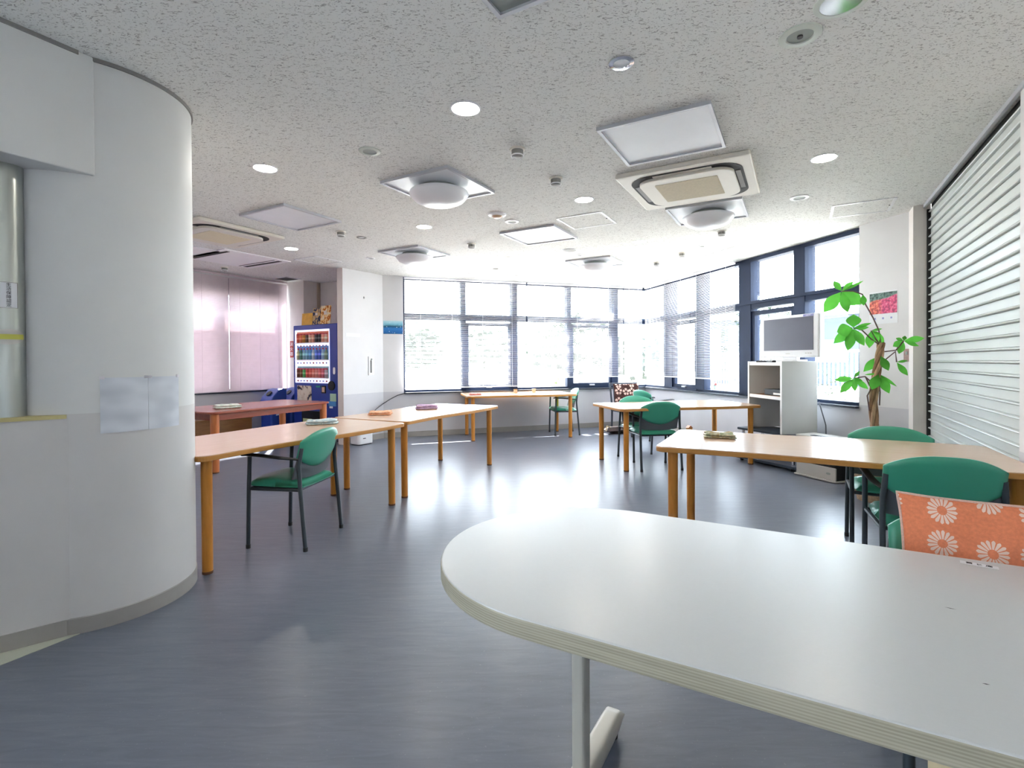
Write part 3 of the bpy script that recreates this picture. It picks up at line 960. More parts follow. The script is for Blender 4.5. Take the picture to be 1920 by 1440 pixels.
# ------------------------------------------------------------------ beech tables
TZ = 0.715
def wave_outline(L=1.8, D=0.9, amp=0.022, r=0.06):
    pts = []
    n = 24
    for i in range(n + 1):                                   # front edge
        x = -L / 2 + r + (L - 2 * r) * i / n
        pts.append((x, -D / 2 + amp * math.sin(2 * PI * i / n)))
    pts += [(L / 2 - r + r * math.sin(a), -D / 2 + r - r * math.cos(a)) for a in [PI / 2 * k / 6 for k in range(1, 7)]]
    pts += [(L / 2 - r + r * math.cos(a), D / 2 - r + r * math.sin(a)) for a in [PI / 2 * k / 6 for k in range(0, 6)]]
    for i in range(n + 1):
        x = L / 2 - r - (L - 2 * r) * i / n
        pts.append((x, D / 2 + amp * math.sin(2 * PI * i / n)))
    pts += [(-L / 2 + r - r * math.sin(a), D / 2 - r + r * math.cos(a)) for a in [PI / 2 * k / 6 for k in range(1, 7)]]
    pts += [(-L / 2 + r - r * math.cos(a), -D / 2 + r - r * math.sin(a)) for a in [PI / 2 * k / 6 for k in range(0, 6)]]
    return pts
TGR = 'beech tables with golden round legs'
def beech_table(lab, c, deg):
    root = thing('beech_table', lab, 'table', (c[0], c[1], 0), math.radians(deg), TGR)
    o = wave_outline()
    MB().prism([(x * 0.9975, y * 0.995) for x, y in o], 0.70, TZ).build('tabletop', 'laminate', root, bevel=0.003)
    MB().prism(o, 0.682, 0.7115).build('edge_band', 'edge', root, bevel=0.004)
    for sx in (-1, 1):
        for sy in (-1, 1):
            lg = MB().lathe([(0.029, 0.014), (0.031, 0.682)], 20, Matrix.Translation((sx * 0.805, sy * 0.355, 0))).build('leg', 'leg', root, smooth=True)
            MB().lathe([(0.03, 0), (0.03, 0.015)], 20, Matrix.Translation((sx * 0.805, sy * 0.355, 0))).build('foot_cap', 'legcap', lg, smooth=True)
    return root
T1 = beech_table('long beech table with a folded pale blue cloth, closest to the round column', (-1.752, 3.895), 61.7)
dup(T1, (-0.957, 5.56, 0), math.radians(63.5), 'beech table joined end to end, carrying the orange and lilac folded cloths')
dup(T1, (1.99, 6.25, 0), math.radians(12.8), 'beech table in front of the television cabinet with green chairs on both sides')
dup(T1, (0.088, 8.49, 0), math.radians(13), 'beech table standing against the back windows')
dup(T1, (1.89, 3.14, 0), math.radians(-28), 'beech table with a folded beige cloth, in front of the potted plant')

# red-brown table
RDEG = 63.0
root = thing('red_brown_table', 'low red-brown wooden table beside the pink blinds', 'table', (-3.40, 6.66, 0), math.radians(RDEG))
MB().prism(rounded(1.75, 1.0, 0.1, 8), 0.672, 0.70).build('tabletop', 'redwood', root, bevel=0.008)
m = MB()
for sy in (-1, 1):
    m.box((0, sy * 0.43, 0.635), (1.5, 0.024, 0.075))
for sx in (-1, 1):
    m.box((sx * 0.80, 0, 0.635), (0.024, 0.8, 0.075))
m.build('apron_frame', 'redwood', root)
for sx in (-1, 1):
    for sy in (-1, 1):
        Mx = Matrix.Translation((sx * 0.785, sy * 0.42, 0))
        lg = MB().lathe([(0.042, 0.015), (0.047, 0.672)], 20, Mx).build('leg', 'redleg', root, smooth=True)
        MB().lathe([(0.04, 0), (0.04, 0.016)], 20, Mx).build('foot_cap', 'legcap', lg)

# white table in front
WROT = math.radians(-29.5)
root = thing('white_table', 'large white round-ended table with beige edge, nearest the camera', 'table', (0.335, 1.364, 0), WROT)
HW, CXL, XR = 0.43, -0.12, 1.2
o = [(CXL - HW * math.sin(a), HW * math.cos(a)) for a in [PI * k / 40 for k in range(41)]]
o += [(XR - 0.05 + 0.05 * math.sin(a), -HW + 0.05 - 0.05 * math.cos(a)) for a in [PI / 2 * k / 6 for k in range(7)]]
o += [(XR - 0.05 + 0.05 * math.cos(a), HW - 0.05 + 0.05 * math.sin(a)) for a in [PI / 2 * k / 6 for k in range(7)]]
MB().prism([(CXL + (x - CXL) * 0.996, y * 0.994) for x, y in o], 0.70, TZ).build('tabletop', 'wtop', root, bevel=0.003)
def edge_stripes():
    t = NT('beige_ribbed_edge').set(0.5, 0, 0.4)
    c = t.n('ShaderNodeTexCoord')
    sp = t.n('ShaderNodeSeparateXYZ')
    t.l(c.outputs['Object'], sp.inputs[0])
    sn = t.math('SINE', t.math('MULTIPLY', sp.outputs[2], 1150.0))
    nz = t.noise(t.coords((6, 6, 120)), 1.0, 3)
    f = t.math('MULTIPLY_ADD', sn, 0.25)
    t.t.nodes[-1].inputs[2].default_value = 0.1
    f2 = t.math('ADD', f, nz)
    t.l(t.ramp(f2, [(0.25, s(150, 144, 126)), (0.85, s(178, 171, 152))]), t.p.inputs['Base Color'])
    return t.m
MT['ribbed'] = edge_stripes()
MB().prism(o, 0.672, 0.7125).build('edge_band', 'ribbed', root, bevel=0.004)
for x in (-0.165, 1.0):
    lg = MB().prism(rounded(0.042, 0.05, 0.012, 4, x, 0.0), 0.06, 0.672).build('leg_post', 'greige', root, smooth=False)
    m = MB().shell(lambda u, v, sd, x=x: (x + (2 * u - 1) * 0.033 * (1 - 0.12 * (2 * v - 1) ** 4), (2 * v - 1) * 0.32, 0.054 + sd * (0.032 * (1 - (2 * u - 1) ** 6) ** 0.5 * (1 - (2 * v - 1) ** 14) ** 0.5)), 12, 24)
    ft = m.build('foot_bar', 'greige', root, smooth=True)
    for sy in (-1, 1):
        MB().lathe([(0.02, 0), (0.02, 0.03)], 14, Matrix.Translation((x, sy * 0.27, 0))).build('glide', 'black', ft)
MB().box((0.42, 0, 0.62), (1.14, 0.03, 0.08)).build('beam', 'greige', root)
# little name strip stuck on the table
a, b2 = at(1800, 1053, TZ + 0.001), at(1873, 1066, TZ + 0.001)
r1 = thing('name_strip', 'white paper strip with black characters stuck on the white table edge', 'label', (a + b2) / 2, math.atan2((b2 - a).y, (b2 - a).x))
MB().box((0, 0, 0.0002), ((b2 - a).length, 0.022, 0.0006)).build('strip', 'paper', r1)
text('\u7b2c \u3068 \u5e2d', 0.015, 'ink', r1, Matrix.Translation((0.0, 0.0, 0.0006)))
GSC = 'dark scratches on the white table top'
for i, (p, q, lab) in enumerate((((1770, 1138), (1794, 1143), 'short dark scratch in the middle of the white table top'),
                              ((1841, 1281), (1857, 1284), 'shorter dark scratch on the white table top closer to the near edge'),
                              ((1228, 962.5), (1272, 966), 'faint scuff line on the far edge of the white table top'))):
    a, b2 = at(*p, TZ + 0.0005), at(*q, TZ + 0.0005)
    d = (b2 - a)
    n = Vector((-d.y, d.x, 0)).normalized() * (0.0016 if i < 2 else 0.001)
    m = MB().add([a, (a + b2) / 2 - n, b2, (a + b2) / 2 + n], [(0, 1, 2, 3)])
    tag(m.build('scratch', 'ink' if i < 2 else 'grey_gr'), lab, 'scratch', GSC)

# ------------------------------------------------------------------ chairs
def make_chair(label, group):
    root = thing('armchair', label, 'chair', group=group)
    def pad(u, v, sd):
        a = 2 * u - 1
        x = 0.238 * a
        zl = 0.525 + 0.092 * abs(a) ** 2.0
        zh = 0.788 - 0.066 * abs(a) ** 2.6
        z = zl + (zh - zl) * v
        e = max(0.0, (1 - abs(a) ** 8) * (1 - abs(2 * v - 1) ** 5)) ** 0.5
        return (x, -0.158 - 0.28 * (z - 0.5) + 0.035 * a * a + sd * (0.006 + 0.013 * e), z)
    MB().shell(pad, 22, 12).build('backrest', 'green', root, smooth=True, auto=False)
    def shellf(u, v, sd):
        a = 2 * u - 1
        x = 0.228 * a
        zl = 0.468 - 0.012 * (1 - a * a)
        zh = 0.56 + 0.098 * abs(a) ** 2.0
        z = zl + (zh - zl) * v
        return (x, -0.158 - 0.28 * (z - 0.5) + 0.035 * a * a + sd * 0.005, z)
    MB().shell(shellf, 22, 5).build('back_shell', 'shell', root, smooth=True)
    def seat(u, v, sd):
        a, b = 2 * u - 1, 2 * v - 1
        x = 0.236 * a * math.sqrt(1 - 0.14 * b * b)
        y = 0.02 + 0.215 * b * math.sqrt(1 - 0.16 * a * a)
        e = max(0.0, (1 - a ** 6) * (1 - b ** 6)) ** 0.5
        return (x, y, 0.42 + (0.042 * e if sd > 0 else -0.012 * e) + (0.008 * b if sd > 0 else 0))
    MB().shell(seat, 18, 18).build('seat', 'green', root, smooth=True, auto=False)
    m = MB()
    m.tube([(-0.238, -0.165, 0.402), (-0.238, 0.19, 0.402)], 0.011, 8).tube([(0.238, -0.165, 0.402), (0.238, 0.19, 0.402)], 0.011, 8)
    m.tube([(-0.238, 0.19, 0.402), (0.238, 0.19, 0.402)], 0.011, 8).tube([(-0.238, -0.16, 0.402), (0.238, -0.16, 0.402)], 0.011, 8)
    m.box((0, 0.015, 0.408), (0.42, 0.35, 0.01))
    m.build('seat_frame', 'tube', root, smooth=True)
    for sx in (-1, 1):
        fl = MB().tube([(sx * 0.242, 0.205, 0.012), (sx * 0.242, 0.196, 0.4), (sx * 0.244, 0.186, 0.62)], 0.0135, 10).build('leg', 'tube', root, smooth=True)
        MB().cyl((sx * 0.242, 0.205, 0), (sx * 0.242, 0.205, 0.026), 0.0155, 10).build('foot_cap', 'arm', fl)
        rl = MB().tube([(sx * 0.242, -0.213, 0.012), (sx * 0.24, -0.178, 0.4), (sx * 0.236, -0.166, 0.56), (sx * 0.226, -0.182, 0.68)], 0.0135, 10).build('leg', 'tube', root, smooth=True)
        MB().cyl((sx * 0.242, -0.213, 0), (sx * 0.242, -0.213, 0.026), 0.0155, 10).build('foot_cap', 'arm', rl)
        MB().tube([(sx * 0.252, 0.235, 0.632), (sx * 0.254, 0.2, 0.637), (sx * 0.256, 0.08, 0.63), (sx * 0.255, -0.04, 0.618), (sx * 0.247, -0.12, 0.612), (sx * 0.237, -0.168, 0.606)], [0.016, 0.02, 0.021, 0.02, 0.016, 0.012], 10, 0.55).build('armrest', 'arm', root, smooth=True)
    return root
CG = 'green armchairs'
CH = make_chair('green armchair alone in front of the long beech table near the round column', CG)
def place(c, a):
    return (c[0], c[1], 0), math.radians(a - 90)
l, rz = place((-1.548, 3.628), 171)
CH.location, CH.rotation_euler = l, (0, 0, rz)
dup(CH, *place((1.655, 5.94), 98.8), 'green armchair seen from behind at the table before the television cabinet')
dup(CH, *place((1.67, 6.485), -75), 'green armchair on the window side of the table before the television cabinet')
dup(CH, *place((2.24, 8.15), 20), 'green armchair beside the flowery corner chair, turned sideways')
dup(CH, *place((0.89, 8.76), 187), 'green armchair at the end of the table under the back windows')
dup(CH, *place((2.47, 3.285), -119.5), 'green armchair behind the beech table with the beige cloth, near the plant')
dup(CH, *place((2.14, 2.60), 66), 'green armchair seen from behind, next to the coral daisy cushion')
W8 = dup(CH, *place((1.31, 1.335), -119.5), 'green armchair pushed under the white table behind the coral cushion')

# cushion and seat cover on the chair at the white table
def cushion(name, lab, mat, loc, rz, w, h, thick, lean, piping=None):
    root = thing(name, lab, 'cushion', loc, rz)
    def f(u, v, sd):
        a, b = 2 * u - 1, 2 * v - 1
        e = max(0.0, (1 - abs(a) ** 2.6) * (1 - abs(b) ** 2.6)) ** 0.55
        pin = 1 - 0.05 * (1 - abs(a) ** 3) * abs(b) ** 3
        pin2 = 1 - 0.05 * (1 - abs(b) ** 3) * abs(a) ** 3
        wr = 0.004 * math.sin(9 * a + 5 * b) + 0.003 * math.sin(17 * b - 7 * a)
        x, z = w / 2 * a * pin2, h / 2 * b * pin
        return (x, lean * z / h + sd * (0.004 + (thick / 2 + wr) * e), h / 2 + z)
    MB().shell(f, 30, 30).build('cover', mat, root, smooth=True, auto=False)
    if piping:
        pts = []
        for u, v in [(i / 20, 0) for i in range(20)] + [(1, i / 20) for i in range(20)] + [(1 - i / 20, 1) for i in range(20)] + [(0, 1 - i / 20) for i in range(21)]:
            q, k = Vector(f(u, v, 1)), Vector(f(u, v, -1))
            pts.append((q + k) / 2)
        MB().tube(pts, 0.0055, 6).build('piping', piping, root, smooth=True)
    return root
fw = Vector((math.cos(math.radians(-119.5)), math.sin(math.radians(-119.5)), 0))
cushion('cushion', 'coral cushion with white daisies leaning on the chair behind the white table', 'daisy', Vector((1.32, 1.335, 0.478)) - fw * 0.085, math.radians(-119.5 - 90), 0.46, 0.362, 0.075, -0.1, 'piping')
root = thing('seat_cover', 'beige fringed seat cover hanging off the chair under the white table', 'seat cover', (1.31, 1.335, 0), math.radians(-119.5 - 90))
def drape(u, v):
    x = (2 * u - 1) * 0.215
    if v < 0.5:
        y = -0.1 + 0.36 * v * 2
        z = 0.47 + 0.004 * math.sin(18 * u)
    else:
        k = (v - 0.5) * 2
        y = 0.262 + 0.012 * math.sin(22 * u) * k
        z = 0.47 - 0.27 * k
    return (x, y, z)
MB().sheet(drape, 24, 24).build('cloth', 'cream', root, smooth=True)
m = MB()
for i in range(40):
    x = -0.212 + 0.424 * i / 39
    m.box((x, 0.262, 0.18), (0.004, 0.003, 0.05))
m.build('fringe', 'cream', root)

# low flowery chair in the corner
fl = thing('spindle_chair', 'dark spindle-backed chair with brown rose-patterned cushion in the glass corner', 'chair', (2.13, 9.05, 0), math.radians(-162))
for sx in (-1, 1):
    MB().tube([(sx * 0.27, -0.24, 0.0), (sx * 0.27, -0.22, 0.4), (sx * 0.27, -0.30, 0.84)], 0.018, 8).build('back_post', 'ashwood', fl, smooth=True)
    MB().tube([(sx * 0.27, 0.24, 0.0), (sx * 0.27, 0.24, 0.36)], 0.018, 8).build('leg', 'ashwood', fl, smooth=True)
for i in range(7):
    x = -0.21 + 0.07 * i
    MB().tube([(x, -0.22, 0.36), (x, -0.285, 0.8)], 0.009, 6).build('spindle', 'ashwood', fl, smooth=True)
MB().box((0, -0.29, 0.82), (0.58, 0.03, 0.06)).build('top_rail', 'ashwood', fl, bevel=0.008)
MB().box((0, 0.0, 0.36), (0.56, 0.52, 0.035)).build('seat', 'ashwood', fl, bevel=0.01)
a8 = math.radians(-162)
yv = Vector((-math.sin(a8), math.cos(a8), 0))
cushion('cushion', 'brown cushion with pale roses leaning on the dark spindle chair', 'rosefab', Vector((2.13, 9.05, 0.385)) - yv * 0.17, a8, 0.52, 0.45, 0.09, -0.05)
r1 = thing('floor_bag', 'dark brown cloth bag lying on the floor by the corner chair', 'bag', (1.82, 8.75, 0), 0.3)
MB().shell(lambda u, v, sd: ((2 * u - 1) * 0.23, (2 * v - 1) * 0.12, 0.06 + sd * 0.055 * max(0, (1 - (2 * u - 1) ** 4) * (1 - (2 * v - 1) ** 4)) ** 0.5), 14, 10).build('cloth_body', 'mauve', r1, smooth=True)
MB().tube([(-0.16, -0.02, 0.11), (-0.24, -0.06, 0.14), (-0.27, -0.08, 0.06)], 0.012, 6).build('strap', 'cream', r1, smooth=True)

# ------------------------------------------------------------------ folded cloths
def towel(lab, px, py, z, w, d, rz, mat, seed, h=0.035):
    c = at(px, py, z)
    root = thing('folded_cloth', lab, 'cloth', c, rz, 'folded cloths on the tables')
    rr = random.Random(seed)
    p = [rr.uniform(0, 6) for _ in range(6)]
    for k, (z0, z1, sc) in enumerate(((0.001, h * 0.45, 1.0), (h * 0.45, h * 0.95, 0.93))):
        def f(u, v, sd):
            a, b = 2 * u - 1, 2 * v - 1
            e = max(0.0, (1 - a ** 8) * (1 - b ** 8)) ** 0.5
            x = w / 2 * sc * a * (1 + 0.05 * math.sin(3 * b + p[0 + k]))
            y = d / 2 * sc * b * (1 + 0.07 * math.sin(2.5 * a + p[2 + k]))
            zz = (z0 + z1) / 2 + sd * (z1 - z0) / 2 * (0.35 + 0.65 * e)
            if sd > 0:
                zz += 0.006 * math.sin(4 * a + p[4]) * math.sin(3 * b + p[5]) * e * k
            return (x, y, max(0.0008, zz))
        MB().shell(f, 16, 12).build('fold', mat, root, smooth=True, auto=False)
    return root
MT['tw_blue'] = fabric2('pale_blue_towel', s(204, 218, 222), s(166, 192, 204), 26, 0.5, s(226, 230, 230))
MT['tw_orange'] = fabric2('orange_towel', s(232, 168, 132), s(240, 196, 166), 40, 0.5)
MT['tw_lilac'] = fabric2('lilac_towel', s(184, 156, 190), s(206, 180, 208), 40, 0.5)
MT['tw_pink'] = fabric2('pink_towel', s(226, 150, 146), s(236, 182, 176), 40, 0.5)
MT['tw_beige'] = fabric2('beige_towel', s(168, 150, 112), s(206, 202, 178), 22, 0.47, s(150, 158, 128))
MT['tw_white'] = fabric2('white_green_towel', s(236, 238, 232), s(206, 218, 204), 24, 0.55)
towel('folded pale blue patterned cloth on the long beech table', 604, 795, TZ, 0.26, 0.17, math.radians(20), 'tw_blue', 1, 0.042)
towel('folded orange cloth on the joined beech table', 713, 777, TZ, 0.23, 0.2, math.radians(10), 'tw_orange', 2)
towel('folded lilac cloth on the joined beech table', 800, 766.5, TZ, 0.25, 0.18, math.radians(14), 'tw_lilac', 3, 0.05)
towel('folded pink cloth on the table under the back windows', 891, 740.6, TZ, 0.2, 0.16, math.radians(12), 'tw_pink', 4, 0.035)
towel('folded beige cloth with green pattern on the table near the plant', 1349, 820, TZ, 0.2, 0.16, math.radians(-18), 'tw_beige', 5, 0.034)
towel('folded white cloth on the red-brown table', 427, 765, 0.70, 0.28, 0.2, math.radians(40), 'tw_white', 6, 0.05)

# ------------------------------------------------------------------ television corner
ct = thing('low_cart', 'low dark two-board cart with chrome posts under the white shelf', 'cart', (3.17, 6.08, 0), math.radians(-68))
MB().prism(rounded(0.82, 0.44, 0.03, 4), 0.385, 0.412).build('upper_board', 'slate', ct, bevel=0.004)
MB().prism(rounded(0.86, 0.46, 0.03, 4), 0.03, 0.06).build('lower_board', 'slate', ct, bevel=0.004)
for sx in (-1, 1):
    for sy in (-1, 1):
        MB().cyl((sx * 0.35, sy * 0.16, 0.06), (sx * 0.35, sy * 0.16, 0.385), 0.018, 14).build('post', 'chrome', ct, smooth=True)
        MB().lathe([(0.02, 0), (0.02, 0.03)], 12, Matrix.Translation((sx * 0.36, sy * 0.18, 0))).build('caster', 'black', ct)
sh = thing('shelf_unit', 'white open shelf unit standing on the low dark cart', 'shelf', (3.2, 6.05, 0.412), math.radians(-85))
SW, SDp, SH = 0.69, 0.42, 0.82
for sx in (-1, 1):
    MB().box((sx * (SW / 2 - 0.012), 0, SH / 2), (0.024, SDp, SH)).build('side_panel', 'shelfg', sh, bevel=0.002)
    MB().box((sx * (SW / 2 - 0.014), -SDp / 2 - 0.001, SH / 2), (0.03, 0.004, SH)).build('edge_strip', 'shelfw', sh)
MB().box((0, SDp / 2 - 0.006, SH / 2), (SW - 0.05, 0.008, SH)).build('back_panel', 'shelfg', sh)
MB().box((0, 0, SH - 0.03), (SW - 0.05, SDp - 0.01, 0.035)).build('shelf_board', 'shelfw', sh)
MB().box((0, 0, 0.40), (SW - 0.05, SDp - 0.01, 0.038)).build('shelf_board', 'shelfw', sh)
MB().box((0, -0.005, 0.4205), (SW - 0.06, SDp - 0.03, 0.003)).build('shelf_liner', 'brown', sh)
tvz = 0.412 + SH
tv = thing('television', 'old white-framed flat television, switched off, on the white shelf unit', 'television', (3.253, 5.955, tvz), math.radians(-70))
MB().prism(rounded(0.34, 0.22, 0.05, 6), 0.0, 0.018).build('stand_base', 'white_pl', tv, bevel=0.004)
MB().box((0, 0.02, 0.035), (0.2, 0.06, 0.04)).build('stand_neck', 'white_pl', tv, bevel=0.01)
MB().box((0, 0.015, 0.29), (0.80, 0.085, 0.49)).build('housing', 'white_pl', tv, bevel=0.014)
MB().box((0, 0.07, 0.30), (0.6, 0.05, 0.36)).build('rear_bulge', 'silver', tv, bevel=0.02)
MB().box((-0.005, -0.029, 0.315), (0.675, 0.004, 0.375)).build('screen', 'screen', tv)
MB().box((0.27, -0.0285, 0.517), (0.13, 0.003, 0.026)).build('sticker', 'lilac', tv)
text('LCD TV', 0.018, 'white_pl', tv, face_matrix((0.27, -0.031, 0.517), (1, 0, 0)))
for i in range(3):
    MB().box((0.24 + 0.03 * i, -0.0285, 0.092), (0.02, 0.003, 0.010)).build('control_key', 'silver', tv)
MB().box((0, -0.0285, 0.088), (0.06, 0.003, 0.006)).build('badge', 'silver', tv)
def on(root, x, y, z):
    return Matrix.Translation(root.location) @ Matrix.Rotation(root.rotation_euler.z, 4, 'Z') @ Vector((x, y, z))
r1 = thing('set_top_box', 'black set-top box on the middle board of the white shelf unit', 'electronics', on(sh, 0.12, -0.06, 0.4225), math.radians(-85))
MB().box((0, 0, 0.036), (0.36, 0.22, 0.07)).build('case', 'black', r1, bevel=0.006)
MB().box((0.07, -0.112, 0.022), (0.13, 0.004, 0.022)).build('front_flap', 'silver', r1)
r1 = thing('table_ornament', 'small gold tree ornament on the black set-top box', 'ornament', on(sh, 0.22, -0.09, 0.4945), math.radians(-85))
MB().lathe([(0.03, 0.0), (0.03, 0.012)], 14).build('base', 'mauve', r1)
m = MB()
rr = random.Random(3)
for i in range(46):
    z = 0.015 + 0.105 * i / 45
    q = 0.036 * (1 - i / 50)
    a = i * 2.4
    m.box((q * math.cos(a), q * math.sin(a), z), (0.012, 0.012, 0.012))
m.build('branches', 'cream', r1)
for i, (x, y, rot, lab) in enumerate(((-0.1, -0.16, 0.3, 'black remote control on top of the shelf unit, closest to the window'),
                                      (0.08, -0.17, -0.2, 'black remote control on top of the shelf unit, under the television corner'))):
    r1 = thing('remote_control', lab, 'remote control', on(sh, x, y, SH - 0.0125), math.radians(-85) + rot, 'remote controls')
    MB().box((0, 0, 0.012), (0.17, 0.045, 0.022)).build('case', 'black', r1, bevel=0.004)
    m = MB()
    for a in range(5):
        for b in range(3):
            m.box((-0.05 + a * 0.022, -0.012 + b * 0.012, 0.0235), (0.01, 0.007, 0.002))
    m.build('key_buttons', 'silver', r1)
ht = thing('fan_heater', 'beige kerosene fan heater with a black grille, beside the television cart', 'heater', (3.30, 5.365, 0), math.radians(-70))
MB().prism(rounded(0.50, 0.32, 0.03, 4), 0.006, 0.022).build('drip_tray', 'silver', ht, bevel=0.003)
MB().box((0, 0.0, 0.225), (0.455, 0.26, 0.41)).build('body', 'black', ht, bevel=0.01)
MB().box((0, -0.128, 0.085), (0.455, 0.02, 0.13)).build('front_panel', 'silver', ht, bevel=0.006)
MB().box((0, -0.128, 0.37), (0.455, 0.02, 0.12)).build('front_panel', 'silver', ht, bevel=0.006)
for i in range(6):
    MB().box((-0.02, -0.134, 0.175 + 0.022 * i), (0.36, 0.016, 0.005)).build('grille_louvre', 'shell', ht)
MB().box((0, 0.0, 0.433), (0.47, 0.28, 0.02)).build('top_cover', 'silver', ht, bevel=0.008)
MB().box((0.05, -0.08, 0.445), (0.26, 0.06, 0.006)).build('control_strip', 'black', ht)
m = MB()
m.lathe([(0.024, -0.001), (0.024, 0.001)], 20, Matrix.Translation((0.15, -0.139, 0.085)) @ Matrix.Rotation(PI / 2, 4, 'X') @ Matrix.Scale(0.5, 4, (0, 1, 0)))
m.build('badge', 'shade', ht)
tag(MB().tube([on(sh, 0.33, 0.24, 0.36), on(sh, 0.36, 0.3, 0.1), on(sh, 0.40, 0.28, -0.2), on(sh, 0.47, 0.26, -0.402)], 0.006, 6).build('hanging_flex', 'cable', smooth=True), 'dark power cord hanging behind the white shelf unit', 'cord')

# ------------------------------------------------------------------ potted plant
PD = 4.5
pl0 = deep(1640, 800, PD)
plant = thing('potted_plant', 'tall braided-trunk plant with fingered green leaves in a wicker pot', 'plant', (pl0.x, pl0.y, 0))
def L(px, py, dd=0.0):
    p = deep(px, py, PD + dd)
    return Vector((p.x - pl0.x, p.y - pl0.y, p.z))
pot = MB().lathe([(0.13, 0.0), (0.16, 0.12), (0.175, 0.30), (0.185, 0.31), (0.175, 0.32), (0.165, 0.30), (0.16, 0.27)], 28, caps=False).build('wicker_pot', 'wicker', plant, smooth=True)
MB().lathe([(0.163, 0.262), (0.163, 0.27)], 24).build('soil', 'soil', plant)
spine = [Vector((0, 0, 0.26)), L(1640, 800), L(1637, 760), L(1640, 720), L(1645, 690), L(1650, 660), L(1652, 643)]
def spine_at(t):
    x = t * (len(spine) - 1)
    i = min(int(x), len(spine) - 2)
    return spine[i].lerp(spine[i + 1], x - i)
for k in range(4):
    pts, rs = [], []
    for i in range(41):
        t = i / 40
        a = t * 9.0 + k * PI / 2
        q = 0.023 * (1 - 0.2 * t)
        pts.append(spine_at(t) + Vector((q * math.cos(a), q * math.sin(a), 0)))
        rs.append(0.0165 * (1 - 0.2 * t))
    MB().tube(pts, rs, 8).build('trunk_strand', 'bark' if k % 2 else 'bark2', plant, smooth=True)
rr = random.Random(11)
def leaf(base, tip, wide=0.36, dd=0.0, fold=0.25, turn=0.0):
    b = L(*base, dd)
    d2 = dd + rr.uniform(-0.07, 0.05)
    t = L(base[0] + (tip[0] - base[0]) * 1.08, base[1] + (tip[1] - base[1]) * 1.08, d2)
    ax = t - b
    ln = ax.length
    ax.normalize()
    view = Vector((pl0.x + b.x, PD, b.z - CAM_H)).normalized()
    side = ax.cross(view).normalized()
    side = (side * math.cos(turn) + view * math.sin(turn)).normalized()
    nrm = side.cross(ax).normalized()
    m = MB()
    def f(u, v):
        a = 2 * u - 1
        w = wide * ln * 0.56 * math.sin(PI * min(1, v * 0.985 + 0.015) ** 1.12) ** 1.05 + 0.0008
        return b + ax * (ln * (0.04 + 0.96 * v)) + side * (w * a) + nrm * (-fold * w * (1 - abs(a)) - 0.12 * ln * v * v * 0.3)
    m.sheet(f, 4, 10)
    m.build('leaf', 'leaf', plant, smooth=True)
CL = [((1578, 546), [((1564, 528), .42, 0), ((1598, 529.5), .36, 0), ((1546, 583), .42, 0.2), ((1589, 583), .38, 0), ((1611, 569), .6, 0.5), ((1616, 529), .2, 0.9)]),
      ((1618, 552), [((1619, 571), .5, 0.3)]),
      ((1600, 615), [((1570, 622), .55, 0.3), ((1565, 642), .38, 0.2), ((1590, 655), .36, 0), ((1619, 646), .36, 0.1), ((1627, 614), .34, 0.3), ((1601, 591), .9, 0.4), ((1631, 607), .22, 0.6)]),
      ((1633, 620), [((1630, 650), .42, 0), ((1655.5, 644), .40, 0.1), ((1652, 617), .26, 0.7), ((1651, 627), .25, 0.6)]),
      ((1694.5, 639), [((1729, 634.5), .24, 0.1), ((1720, 648), .22, 0.1), ((1697, 630), .5, 0.3), ((1680, 634), .2, 0.3), ((1675, 649), .42, 0.2), ((1685.5, 662), .42, 0.3)]),
      ((1651, 667), [((1621, 695), .34, 0.1), ((1665, 693), .42, 0.1), ((1643, 690), .45, 0.4)]),
      ((1601, 709), [((1567, 712), .26, 0.2), ((1577, 735), .34, 0), ((1603, 732), .36, 0), ((1616, 714), .36, 0.3), ((1611, 697), .3, 0.4), ((1625.5, 728), .34, 0.4)]),
      ((1648, 701), [((1635, 729), .42, 0), ((1666, 735), .38, 0), ((1678, 723), .16, 0.6), ((1623, 702), .16, 0.7)]),
      ((1681, 679), [((1700, 702), .3, 0.2), ((1700, 676.5), .26, 0.3)])]
for base, ls in CL:
    for tip, wd, tn in ls:
        leaf(base, tip, wd * 0.95, rr.uniform(-0.03, 0.03), 0.22, tn)
for pts in ([(1651, 645), (1648, 620), (1637, 596), (1623, 571), (1617, 552), (1600, 546), (1578, 546)],
            [(1651, 648), (1634, 636), (1616, 619), (1600, 615)], [(1650, 646), (1641, 634), (1633, 620)],
            [(1654, 660), (1680, 656.5), (1694.5, 639)], [(1658, 676), (1679, 659), (1681, 679)],
            [(1640, 735), (1630, 722), (1623, 707)], [(1640, 722), (1622, 706), (1601, 709)], [(1630, 770), (1626, 742), (1634, 728), (1640, 722)],
            [(1648, 720), (1650, 735), (1649, 760)]):
    MB().tube([L(*p) for p in pts], 0.0055, 6).build('twig', 'twig', plant, smooth=True)

